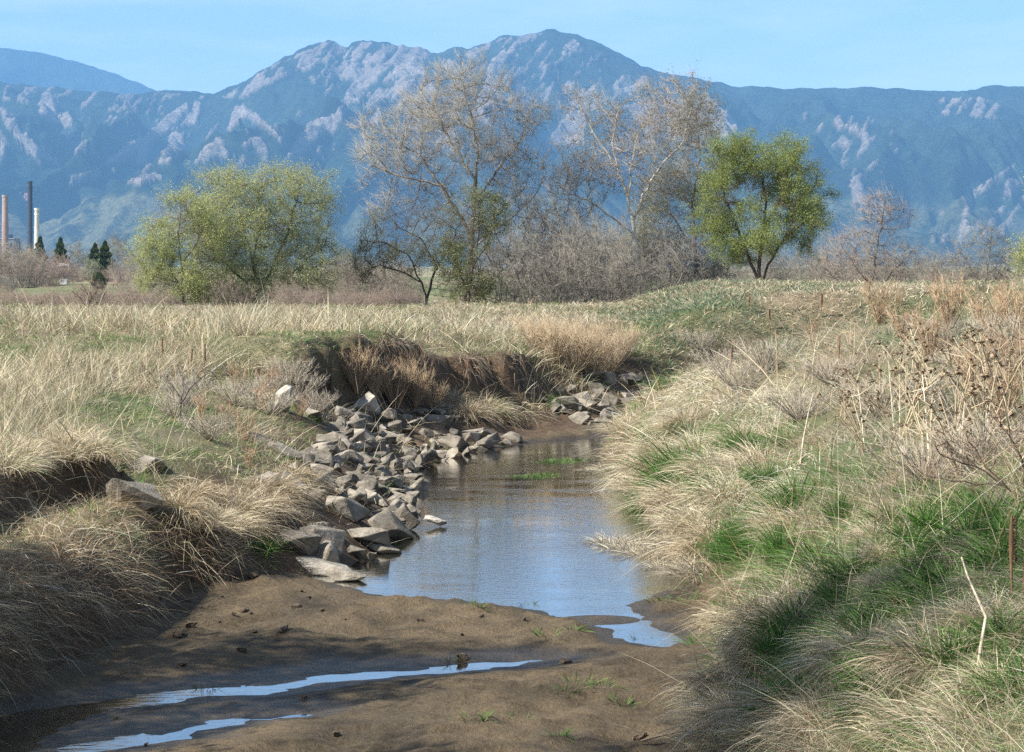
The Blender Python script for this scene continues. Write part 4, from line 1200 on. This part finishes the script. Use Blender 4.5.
house('low house with dark roof between the far conifers at left', 108, 350, 3.6, 4, 1.2, .9, (.22, .2, .19), (.05, .055, .065))
house('small white shed beyond the field at far left', 63, 300, .9, 1.2, 2.3, .35, (.7, .7, .68), (.4, .4, .4))
# pink stone buildings on the mesa
xm, ym = None, None
for i, (px, py, w, h, lb) in enumerate([(21.5, 199.5, 11, 8, 'pink stone tower building on the mesa left of the dark chimney'), (37, 199, 7, 6, 'small pink building on the mesa just right of the dark chimney'), (50, 200, 9, 7, 'pink stone building on the mesa, right end of the group')]):
    dpx = np.abs(512 + F * MX / MY - px) + np.abs(HZ - (MZ - CZ) / MY * F - py) * 1.0
    j = np.unravel_index(dpx.argmin(), dpx.shape); xx, yy, zz = MX[j], MY[j], MZ[j]; k = yy / F
    r_ = thing('mesa_building', lb, 'building', (xx, yy, zz - 4))
    solid('wall', [(-w * k * .5, -w * k * .12, 0, 25, 0, h * k), (-w * k * .1, w * k * .2, 4, 25, 0, h * k * .7), (w * k * .22, w * k * .5, 0, 25, 0, h * k * .9)], (.50, .26, .24), r_)
    solid('roof', [(-w * k * .52, -w * k * .11, -.5, 26, h * k + .01, h * k + 2), (w * k * .21, w * k * .52, -.5, 26, h * k * .9 + .01, h * k * .9 + 2)], (.42, .2, .18), r_)
    solid('window', [(-w * k * .4, -w * k * .22, -.3, .2, h * k * .3, h * k * .85), (w * k * .3, w * k * .42, -.3, .2, h * k * .3, h * k * .75)], (.06, .06, .08), r_)

# ------------------------------------------------------------------ tussocks of lying straw, one by one
def tussock_mesh(name, n, h, rad, pal, lean=.9, bendz=.75, green=0.0, w=.0085):
    a = rng.random(n) * 6.283; r = rad * np.sqrt(rng.random(n)); x, y = r * np.cos(a), r * np.sin(a)
    dx = np.stack([np.cos(a), np.sin(a)], 1) * (lean * (r / rad)[:, None]**.7) + rng.normal(size=(n, 2)) * .38 + rng.normal(size=(n, 2)) * (rng.random((n, 1)) < .15) * 1.0
    d = unit(np.concatenate([dx, np.ones((n, 1))], 1))
    bend = np.concatenate([d[:, :2] * .4, -bendz * (.4 + (r / rad)[:, None] * .8) * np.ones((n, 1))], 1)
    col = pick(pal, n)
    if green: kk = rng.random(n) < green; col[kk] = pick(LUSH, int(kk.sum()))
    s = Soup(); s.add(*blades(np.stack([x, y, -.08 + .25 * h * (1 - (r / rad)**2)], 1), d, bend, h * (.4 + .8 * rng.random(n)), w * (.5 + 1.0 * rng.random(n)**1.5), col, 4))
    return s.mesh(name, M_BLADE)
TS = [tussock_mesh('tussock', 800, .58, .32, np.concatenate([PALE, PALE, STRAW]), .8, .5), tussock_mesh('tussock', 850, .52, .38, np.concatenate([PALE, STRAW]), 1.0, .6, green=.12), tussock_mesh('tussock', 800, .66, .28, np.concatenate([STRAW, BROWN[:1]]))]
TG = [tussock_mesh('green_tuft', 420, .40, .16, LUSH, .55, .25, w=.008), tussock_mesh('green_tuft', 380, .34, .18, np.concatenate([LUSH, GREEN]), .7, .3, w=.008)]
def put(me, name, px, py, s, label, cat, group=None, dz=0.0, xyz=None):
    x, y, z = hit(px, py) if xyz is None else xyz
    o = link(name, me, None, (x, y, z + dz), random.uniform(0, 6.28), (s * random.uniform(.9, 1.15), s * random.uniform(.9, 1.15), s * random.uniform(.85, 1.1)))
    return tag(o, label, cat, group)
g1 = 'straw tussocks drooping over the left bank above the mud'
for px, py, s in [(190, 500, .85), (212, 505, .9), (236, 515, .95), (256, 495, .9), (275, 495, .9), (222, 530, .85), (203, 525, .8), (246, 532, .85), (295, 482, .8), (312, 486, .7), (265, 512, .9), (180, 512, .8)]:
    put(random.choice(TS), 'tussock', px, py, s, 'pale straw tussock drooping over the left bank beside the rock slabs', 'grass tussock', g1)
g1 = 'straw tussocks below the cut bank'
for px, py, s in [(468, 415, 1.2), (486, 410, 1.2), (500, 420, 1.0), (452, 405, 1.0)]:
    put(random.choice(TS), 'tussock', px, py, s, 'straw tussock at the foot of the dark cut bank', 'grass tussock', g1)
g1 = 'straw tussocks hanging over the right water edge'
for px, py, s in [(640, 448, 1.1), (655, 470, 1.2), (648, 490, 1.0), (668, 455, 1.2), (690, 500, 1.2), (700, 530, 1.2), (712, 552, 1.1), (670, 505, 1.0), (735, 500, 1.2), (700, 455, 1.1), (630, 432, 1.1), (720, 470, 1.2), (760, 470, 1.2), (685, 430, 1.1), (745, 440, 1.1)]:
    put(random.choice(TS), 'tussock', px, py, s, 'pale straw tussock drooping down the right bank to the water', 'grass tussock', g1)
g1 = 'brown tussocks on the near right bank'
for px, py, s in [(730, 690, .8), (745, 720, .8), (765, 665, .75), (720, 735, .7), (780, 640, .8), (790, 715, .7), (820, 735, .7), (760, 625, .8)]:
    put(TS[2], 'tussock', px, py, s, 'brownish straw tussock hanging off the near right bank over the mud', 'grass tussock', g1)
for px, py, s, lb in [(685, 485, 2.3, 'tall bright green tuft among pale straw at the right water edge'), (672, 386, 1.6, 'round bright green tuft beside the far rock heap'), (258, 550, .9, 'green tuft under the straw at the foot of the near left tussocks'),
                      (645, 512, 1.1, 'low green tuft at the water line below the tall bright green one'), (697, 480, 1.7, 'shorter green tuft just right of the tall bright green one'), (550, 405, 1.2, 'pale green tuft between the cut bank and the far rock heap'),
                      (880, 690, .9, 'dark green tuft low on the near right bank'), (920, 700, .9, 'large green tuft in the bottom right corner')]:
    put(random.choice(TG), 'green_tuft', px, py, s, lb, 'grass tuft')
g1 = 'green sprigs sprouting from the mud'
TM = tussock_mesh('sprig', 60, .17, .12, GREEN, .9, .3, w=.012)
for px, py, s in [(533, 607, 1.0), (546, 636, 1.1), (572, 628, .8), (580, 682, 1.3), (600, 686, 1.0), (570, 690, .9), (437, 598, .7), (470, 604, .8), (478, 606, .6), (205, 690, .9), (560, 735, .8), (620, 702, .8), (450, 660, .7), (520, 720, .8), (688, 600, 1.2), (660, 600, .9), (476, 718, 1.0), (640, 640, .8), (700, 640, 1.1), (260, 660, .5)]:
    put(TM, 'sprig', px, py, s, 'small green sprig growing out of the bare mud', 'sprig', g1)
g1 = 'mats of dead grass in the shallow water'
TF = tussock_mesh('dead_grass_mat', 700, .34, .40, np.concatenate([PALE, GREY]), 1.2, .4, w=.009)
for px, py, s in [(612, 552, .9), (632, 556, 1.0), (652, 560, 1.0), (672, 556, 1.1), (690, 545, 1.1), (640, 545, .8), (665, 572, .8), (705, 570, 1.0), (600, 474, .8), (614, 470, .8)]:
    x, y, z = hit(px, py)
    put(TF, 'dead_grass_mat', px, py, s, 'pale mat of dead grass lying in the shallows by the right bank', 'dead grass', g1, xyz=(x, y, max(z, -.05)))
TW_ = tussock_mesh('water_weed', 320, .11, .45, GREEN, 1.5, .3, w=.012)
for px, py, s in [(570, 460, 1.3), (556, 462, 1.0), (530, 477, 1.0), (545, 475, .9)]:
    x = (px - 512) / F * (4 * F / (py - HZ)); put(TW_, 'water_weed', px, py, s, 'green water weed floating on the far part of the pool', 'water weed', 'green weed floating on the pool', xyz=(x, 4 * F / (py - HZ), .04))

TB = [tussock_mesh('green_tuft', 260, .42, .13, LUSH * .8, .6, .35, w=.014), tussock_mesh('green_tuft', 220, .36, .15, np.concatenate([LUSH * .75, GREEN]), .75, .35, green=.1, w=.013)]
random.seed(76)
g1 = 'straw tussocks on the lip of the bare earth scarp at left'
for px, py, s in [(-5, 462, .9), (15, 455, .8), (36, 452, .9), (58, 450, .8), (80, 447, .85), (98, 452, .8), (112, 462, .7), (25, 463, .7), (70, 458, .7), (5, 470, .8)]:
    put(random.choice(TS), 'tussock', px, py, s, 'straw tussock on the lip of the bare earth scarp at left', 'grass tussock', g1)
random.seed(75)
g1 = 'bright green tufts along the right water edge'
for k in range(34):
    px = random.uniform(640, 800); py = random.uniform(430, 575)
    if px < 640 + max(0, py - 520) * 1.6: continue
    put(random.choice(TG), 'green_tuft', px, py, random.uniform(.7, 1.25), 'bright green tuft among pale straw on the right bank by the pool', 'grass tuft', g1)
random.seed(77)
g1 = 'broad bladed green tufts on the right bank'
for k in range(64):
    px = random.uniform(725, 1020); py = random.uniform(max(470, 830 - px * .42 if px < 860 else 470), 748)
    put(random.choice(TB), 'green_tuft', px, py, random.uniform(.45, 1.0), 'green tuft of broad blades on the near right bank', 'grass tuft', g1)
g1 = 'matted straw tussocks on the near right bank'
for k in range(40):
    px = random.uniform(710, 1020); py = random.uniform(520, 748)
    put(random.choice(TS), 'tussock', px, py, random.uniform(.4, .75), 'straw tussock among green tufts on the near right bank', 'grass tussock', g1)

# ------------------------------------------------------------------ dead shrubs and standing dead stems
def weedbush(name, label, w, h, n_st, col, group=None, thin=.004):
    root = thing(name, label, 'dead shrub', (0, 0, 0), group)
    m = n_st; a = rng.random(m) * 6.283; r = rng.random(m)**.6
    p0 = np.stack([.006 * w * r * np.cos(a), .006 * w * r * np.sin(a), np.full(m, -.05)], 1)
    p1 = np.stack([.42 * w * r * np.cos(a), .42 * w * r * np.sin(a), h * (.45 + .2 * rng.random(m))], 1); p2 = p1 + np.stack([.12 * w * np.cos(a), .12 * w * np.sin(a), h * .35 * rng.random(m) + .05], 1)
    s = Soup(); c = pick(col, m)
    v, t = tubes(p0, p1, np.full(m, thin * 1.6), np.full(m, thin), sides=3); s.add(v, t, c.repeat(6, axis=0)); v, t = tubes(p1, p2, np.full(m, thin), np.full(m, thin * .5), sides=3); s.add(v, t, c.repeat(6, axis=0))
    link('stems', s.mesh('stems', M_TWIG), root)
    q = Soup(); k = rng.integers(0, m, m * 14); f = rng.random((m * 14, 1)); low = rng.random(m * 14) < .4
    b = np.where(low[:, None], p0[k] + (p1[k] - p0[k]) * (.3 + .7 * f), p1[k] + (p2[k] - p1[k]) * f); d = unit(unit(p1[k] - p0[k]) * .8 + rng.normal(size=(m * 14, 3)) * .6 + np.array([0, 0, .25]))
    e = b + d * (.10 + .22 * rng.random((m * 14, 1))) * h
    v, t = cones(b, e, np.full(m * 14, thin * .9)); q.add(v, t, pick(col, m * 14).repeat(4, axis=0))
    link('twigs', q.mesh('twigs', M_TWIG), root)
    return root
def set_many(src, spots, label, group, first=True):
    for i, (px, py, s) in enumerate(spots):
        x, y, z = hit(px, py); rz = random.uniform(0, 6.28)
        if i == 0 and first: src.location = (x, y, z); src.rotation_euler = (0, 0, rz); src.scale = (s, s, s); src['label'] = label; src['group'] = group
        else: dup(src, (x, y, z), rz, (s, s, s * random.uniform(.85, 1.15)), label, group)
TANB = np.array([[.42, .32, .20], [.50, .40, .27], [.35, .26, .165]]); PINKB = np.array([[.36, .31, .23], [.43, .375, .29], [.29, .25, .185]])
wb1 = weedbush('dead_shrub', '', 1.3, 1.0, 90, TANB)
set_many(wb1, [(575, 375, 1.3), (595, 378, 1.2), (610, 375, 1.0), (555, 362, 1.1), (590, 360, 1.1), (620, 362, 1.0), (538, 352, 1.0)], 'tan dead shrub on the slope behind the far rock heap', 'tan dead shrubs above the far rock heap')
wb2 = weedbush('dead_shrub', '', 1.0, 1.05, 60, np.concatenate([BROWN, TANB]))
set_many(wb2, [(356, 402, 1.0), (374, 404, 1.1), (394, 408, 1.0), (414, 410, .9), (432, 412, .75), (385, 396, .8), (408, 397, .9)], 'brown dead shrub standing against the cut bank', 'brown dead shrubs against the cut bank')
wb3 = weedbush('dead_shrub', '', 1.3, .55, 70, np.concatenate([GREY, PINKB]))
set_many(wb3, [(740, 392, 1.0), (765, 372, 1.0), (720, 372, .9), (800, 420, .9), (880, 420, 1.0), (960, 420, 1.0), (985, 390, 1.0), (830, 385, .9), (930, 485, .9), (700, 352, 1.0),
               (980, 470, .9), (1010, 350, 1.0), (940, 350, .9)], 'grey twiggy dead shrub on the right hillside', 'grey dead shrubs on the right hillside')
set_many(wb3, [(185, 405, .8), (175, 418, .7), (255, 400, .9), (270, 415, .9), (300, 400, .9), (235, 405, .8), (290, 385, .9), (315, 415, .8), (210, 440, .7)], 'grey dead shrub among green grass on the left bank', 'grey dead shrubs on the left bank', False)
RUST = np.array([[.32, .19, .11], [.26, .155, .09], [.36, .24, .15]])
wb4 = weedbush('rusty_weed', '', .4, .6, 9, RUST)
set_many(wb4, [(238, 395, 1.0), (262, 412, 1.0), (225, 430, .9), (245, 440, .9), (272, 395, 1.0), (200, 425, .8), (300, 420, .8), (250, 470, .7)], 'rust brown upright dead dock on the left bank', 'rust brown dock on the left bank')
set_many(wb4, [(1000, 310, 1.2), (960, 306, 1.1), (900, 308, 1.0), (880, 318, .9), (812, 345, .8)], 'rust brown upright dead dock near the top of the right hillside', 'rust brown dock on the right hillside', False)

wb5 = weedbush('russet_weed', '', .7, .8, 34, np.concatenate([RUST, TANB]))
set_many(wb5, [(880, 325, 1.1), (950, 330, 1.2), (990, 350, 1.1), (1010, 385, 1.0), (930, 362, 1.0), (975, 400, .9), (1000, 425, .9), (1018, 340, 1.1), (905, 345, 1.0)], 'russet dry weed clump in the upper right of the right hillside', 'russet weed clumps on the right hillside')
# mullein: straight dead stalks
def mullein(label, px, py, hpx, col=(.20, .13, .08), group=None, lean=0.0, wpx=None):
    x, y, z = hit(px, py); k = y / F; h = hpx * k
    root = thing('mullein_stalk', label, 'dead stalk', (x, y, z - .03), group, random.uniform(0, 6.28))
    r = max(.012, (wpx or 1.6) * k * .5)
    zz = np.linspace(0, h, 9); pts = np.stack([lean * zz * (1 + .15 * zz / h), .02 * np.sin(zz * 3), zz], 1)
    rr = r * np.array([.7, .7, .7, .7, .8, 1.25, 1.35, 1.1, .5])
    s = Soup()
    for i in range(8):
        v, t = tubes(pts[i:i + 1], pts[i + 1:i + 2], rr[i:i + 1], rr[i + 1:i + 2], sides=7); s.add(v, t, np.array(col) * random.uniform(.85, 1.15))
    link('stalk', s.mesh('stalk', M_BARK, True), root)
    n = 150; u = .52 + .46 * rng.random(n); a = rng.random(n) * 6.283; zc = u * h
    p = np.stack([lean * zc, np.zeros(n), zc], 1); d = np.stack([np.cos(a), np.sin(a), np.full(n, .3)], 1)
    s = Soup(); v, t = cones(p + d * r * .7, p + d * r * 2.0, np.full(n, r * .55)); s.add(v, t, pick(np.array([col, np.array(col) * .7]), n).repeat(4, axis=0))
    link('seed_head', s.mesh('seed_head', M_TWIG), root)
for a in [(730, 388, 44, 'tall thin brown stalk on the right hillside beside the pale shrubs'), (838, 372, 38, 'brown upright stalk in the middle of the right hillside'), (1013, 610, 100, 'thick brown stalk at the right edge, the left of the pair'),
          (1023, 600, 96, 'thick brown stalk at the very right edge'), (748, 312, 18, 'short stalk on the crest left of the bright green tree'), (822, 318, 26, 'leaning dark stalk on the crest'),
          (868, 300, 22, 'thin stalk standing on the crest below the bare tree'), (205, 378, 36, 'tallest dark stalk in the left straw'), (191, 375, 28, 'brown stalk just left of the tallest dark one'), (163, 366, 30, 'thin brown stalk at the left of the three in the straw'),
          (258, 392, 26, 'rusty stalk above the left bank stones'), (945, 325, 24, 'stalk near the crest at far right'), (770, 330, 22, 'grey stalk on the green berm')]:
    mullein(a[3], a[0], a[1], a[2], lean=random.uniform(-.08, .08), wpx=3.6 if a[0] > 1005 else 1.6, col=(.26, .155, .085) if a[0] > 1005 else (.20, .13, .08))

# dead sunflowers with dark seed heads
def sunflower(label, px, py, s, group=None, nst=5):
    x, y, z = hit(px, py)
    root = thing('dead_sunflower', label, 'dead plant', (x, y, z - .03), group, random.uniform(0, 6.28))
    st = Soup(); hd = []
    for q in range(nst):
        a = random.uniform(0, 6.28); ln = random.uniform(.15, .6); h = s * random.uniform(.75, 1.1)
        d = np.array([math.cos(a) * ln, math.sin(a) * ln, 1]); u = np.linspace(0, 1, 6)[:, None]
        p = d[None] * h * u + np.array([math.cos(a) * .15, math.sin(a) * .15, -.1])[None] * h * u * u
        col = pick(np.concatenate([STRAW, TANB]), 1)[0]
        for i in range(5):
            v, t = tubes(p[i:i + 1], p[i + 1:i + 2], np.array([.009 * s * (1.15 - .15 * i)]), np.array([.009 * s * (1 - .15 * i)]), sides=5); st.add(v, t, col)
        hd.append(p[-1])
        for b in range(4):
            i = random.randint(2, 4); e = unit(d * .6 + rng.normal(size=3) * .6 + np.array([0, 0, .3])) * h * random.uniform(.18, .34)
            v, t = tubes(p[i:i + 1], p[i:i + 1] + e[None], np.array([.005 * s]), np.array([.003 * s]), sides=4); st.add(v, t, col); hd.append(p[i] + e)
    link('stems', st.mesh('stems', M_TWIG), root)
    me = HEAD
    for p in hd:
        o = link('seed_head', me, root, p, random.uniform(0, 6.28), s * random.uniform(.7, 1.2)); o.rotation_euler = (random.uniform(-.7, .7), random.uniform(-.7, .7), 0)
def head_mesh():
    n = 60; p = np.zeros((n, 3)); d = unit(rng.normal(size=(n, 3)) * np.array([1, 1, .55])); s = Soup()
    v, t = cones(p, d * .024, np.full(n, .008)); s.add(v, t, pick(np.array([[.085, .05, .035], [.12, .07, .045], [.06, .04, .03]]), n).repeat(4, axis=0))
    n = 14; d = unit(np.stack([np.cos(np.arange(n) * .449), np.sin(np.arange(n) * .449), np.full(n, -.2)], 1)); v, t = cones(np.zeros((n, 3)), d * .045, np.full(n, .007)); s.add(v, t, pick(TANB, n).repeat(4, axis=0))
    return s.mesh('seed_head', M_TWIG)
HEAD = head_mesh()
g1 = 'dead sunflowers with dark seed heads on the right hillside'
for px, py, s in [(900, 440, 1.05), (930, 470, 1.0), (880, 420, 1.0), (955, 440, 1.1), (985, 450, 1.1), (1005, 430, 1.1), (915, 410, 1.0), (865, 455, .9), (960, 480, .95), (1015, 480, 1.0), (845, 420, .9), (990, 410, 1.1), (940, 400, 1.0)]:
    sunflower('dead sunflower with dark round seed heads among the grey weeds of the right hillside', px, py, s, g1)

# bare branchy shrub leaning in from the right edge, and the grey dead shrub on the left bank
def branchy(name, label, px, py, stems, ell, n_att, bark, twig, step=.1, **kw):
    x, y, z = hit(px, py)
    return tree(name, label, px, py, y, stems, ell, n_att, bark, twig, step=step, infl=.8, kill=.14, tip=.004, per=3, tw=.14, twr=.0025, thr=.012, cat='shrub', pnames=('branches', 'twigs'), sub=1, **kw)
branchy('bare_shrub', 'low bare branchy shrub leaning in from the right edge over the weeds', 1030, 500, [[(1030, 500), (1005, 480), (975, 460), (940, 448)], [(1025, 495), (990, 465), (968, 435)], [(1030, 495), (1020, 450), (1000, 420)], [(1005, 480), (965, 475), (925, 470)]],
        [(960, 450, 45, 24), (995, 430, 40, 34), (1030, 440, 30, 40)], 420, (.12, .085, .065), np.array([[.33, .24, .17], [.26, .19, .14]]))
branchy('bare_shrub', 'small grey dead shrub with two thick forked limbs on the left bank', 180, 420, [[(180, 420), (181, 395), (172, 382), (160, 372)], [(180, 400), (190, 385), (205, 372), (222, 362)], [(181, 392), (183, 376), (178, 362)]],
        [(180, 378, 26, 20), (212, 368, 22, 12), (180, 405, 14, 12)], 240, (.17, .15, .13), np.array([[.24, .2, .17], [.18, .15, .13]]))
# sticks, driftwood, long single stems
def stick(name, label, pts_px, r, col, cat='stick', lift=.03):
    P = []
    for px, py, dz in pts_px:
        x, y, z = hit(px, py); P.append(np.array((x, y, z + dz)))
    P = np.array(P); s = Soup(); base = P[0].copy(); P = P - base
    Q = [P[0]]
    for i in range(len(P) - 1):
        for q in range(1, 4): Q.append(P[i] + (P[i + 1] - P[i]) * q / 3 + rng.normal(size=3) * r * .6)
    Q = np.array(Q); rr = r * np.linspace(1, .45, len(Q))
    for i in range(len(Q) - 1):
        v, t = tubes(Q[i:i + 1], Q[i + 1:i + 2], rr[i:i + 1], rr[i + 1:i + 2], sides=6); s.add(v, t, np.array(col))
    return tag(link(name, s.mesh(name, M_BARK, True), None, base), label, cat)
stick('stick', 'pale dry stem lying across the near right bank', [(975, 720, .02), (985, 660, .25), (960, 610, .35)], .012, (.5, .42, .3))
stick('stick', 'thin stick lying on the mud near the right bank', [(640, 745, .02), (700, 730, .03)], .01, (.36, .28, .2))
stick('stick', 'bent pale stem over the left near bank', [(92, 498, .02), (75, 470, .3), (58, 462, .5)], .012, (.45, .38, .28))
stick('stick', 'dead twig floating at the near end of the pool', [(575, 607, .02), (600, 604, .03)], .012, (.16, .12, .09))
stick('stick', 'long leaning dry stem on the right hillside', [(800, 470, .05), (812, 430, .5)], .012, (.5, .42, .3))
# mud clods along the foot of the left bank
CL = [rock_mesh(60 + k, 1, .8, .55, 16, .07) for k in range(4)]
mm = bpy.data.materials.new('clod'); 
def clod_mat():
    m, nt, N, L, out = nodemat('clod'); b = N.new('ShaderNodeBsdfPrincipled'); nz = N.new('ShaderNodeTexNoise'); nz.inputs['Scale'].default_value = 7; nz.inputs['Detail'].default_value = 6
    tc = N.new('ShaderNodeTexCoord'); L.new(tc.outputs['Object'], nz.inputs['Vector']); rp = N.new('ShaderNodeValToRGB'); rp.color_ramp.elements[0].color = (.06, .043, .028, 1); rp.color_ramp.elements[1].color = (.17, .125, .08, 1)
    L.new(nz.outputs['Fac'], rp.inputs['Fac']); L.new(rp.outputs['Color'], b.inputs['Base Color']); b.inputs['Roughness'].default_value = .9
    bp = N.new('ShaderNodeBump'); bp.inputs['Distance'].default_value = .04; L.new(nz.outputs['Fac'], bp.inputs['Height']); L.new(bp.outputs['Normal'], b.inputs['Normal']); L.new(b.outputs[0], out.inputs['Surface']); return m
bpy.data.materials.remove(mm); M_CLOD = clod_mat()
for c in CL: c.materials.clear(); c.materials.append(M_CLOD)
random.seed(9); c = 0
while c < 46:
    px, py = random.uniform(150, 330), random.uniform(575, 640)
    if c > 26: px, py = random.uniform(60, 720), random.uniform(610, 750)
    x, y, z = hit(px, py)
    if z > .3 or z < .02: c += .2; continue
    s = random.uniform(.05, .16)
    o = link('clod', random.choice(CL), None, (x, y, z + .01), random.uniform(0, 6.28), (s, s, s)); tag(o, 'small dark lump of dried mud on the creek bed', 'clod', 'lumps of mud on the creek bed'); c += 1

# trees on the bank behind the camera whose shade reaches the near banks
def shade_tree(label, x, y, h, w, n=15000):
    root = thing('willow_tree', label, 'tree', (x, y, gz(x, y) - .05), None)
    st = [[np.array((0, 0, 0.)), np.array((.1, 0, h * .35)), np.array((0, .1, h * .75))], [np.array((0, 0, h * .3)), np.array((-w * .3, 0, h * .6))], [np.array((0, 0, h * .3)), np.array((w * .3, .2, h * .6))]]
    A = ell_points([(0, 0, h * .62, w * .5, w * .5, h * .36, 1)], 800, .2, 22)
    arr, par = colonize(st, A, .3, 2, .45); rad, kids, big = pipe(arr, par, .008, 2.3, .3)
    ws = Soup(); wood(arr, par, rad, big, ws, BK_GREY); link('trunk', ws.mesh('trunk', M_BARK, True), root)
    cs = Soup(); e = sprays(arr, par, rad, .03, 4, .5, .006, TW_GREY, cs); link('twigs', cs.mesh('twigs', M_TWIG), root)
    c = e[rng.integers(0, len(e), n)] + rng.normal(size=(n, 3)) * .1
    ls = Soup(); ls.add(*leafs(c, .115 * (.6 + .8 * rng.random(n)), pick(LF_OLIVE, n, .16))); link('crown', ls.mesh('crown', M_LEAF), root)
shade_tree('leafy willow on the left bank out of the picture, nearest the mud bar', -11.2, 18.6, 8.4, 4.6, 20000)
shade_tree('tall leafy willow on the left bank out of the picture, the middle of three', -8.6, 11.8, 11.5, 4.6, 26000)
shade_tree('tallest leafy willow on the left bank out of the picture, nearest the photographer', -5.5, 11.8, 14, 4.2, 2600)
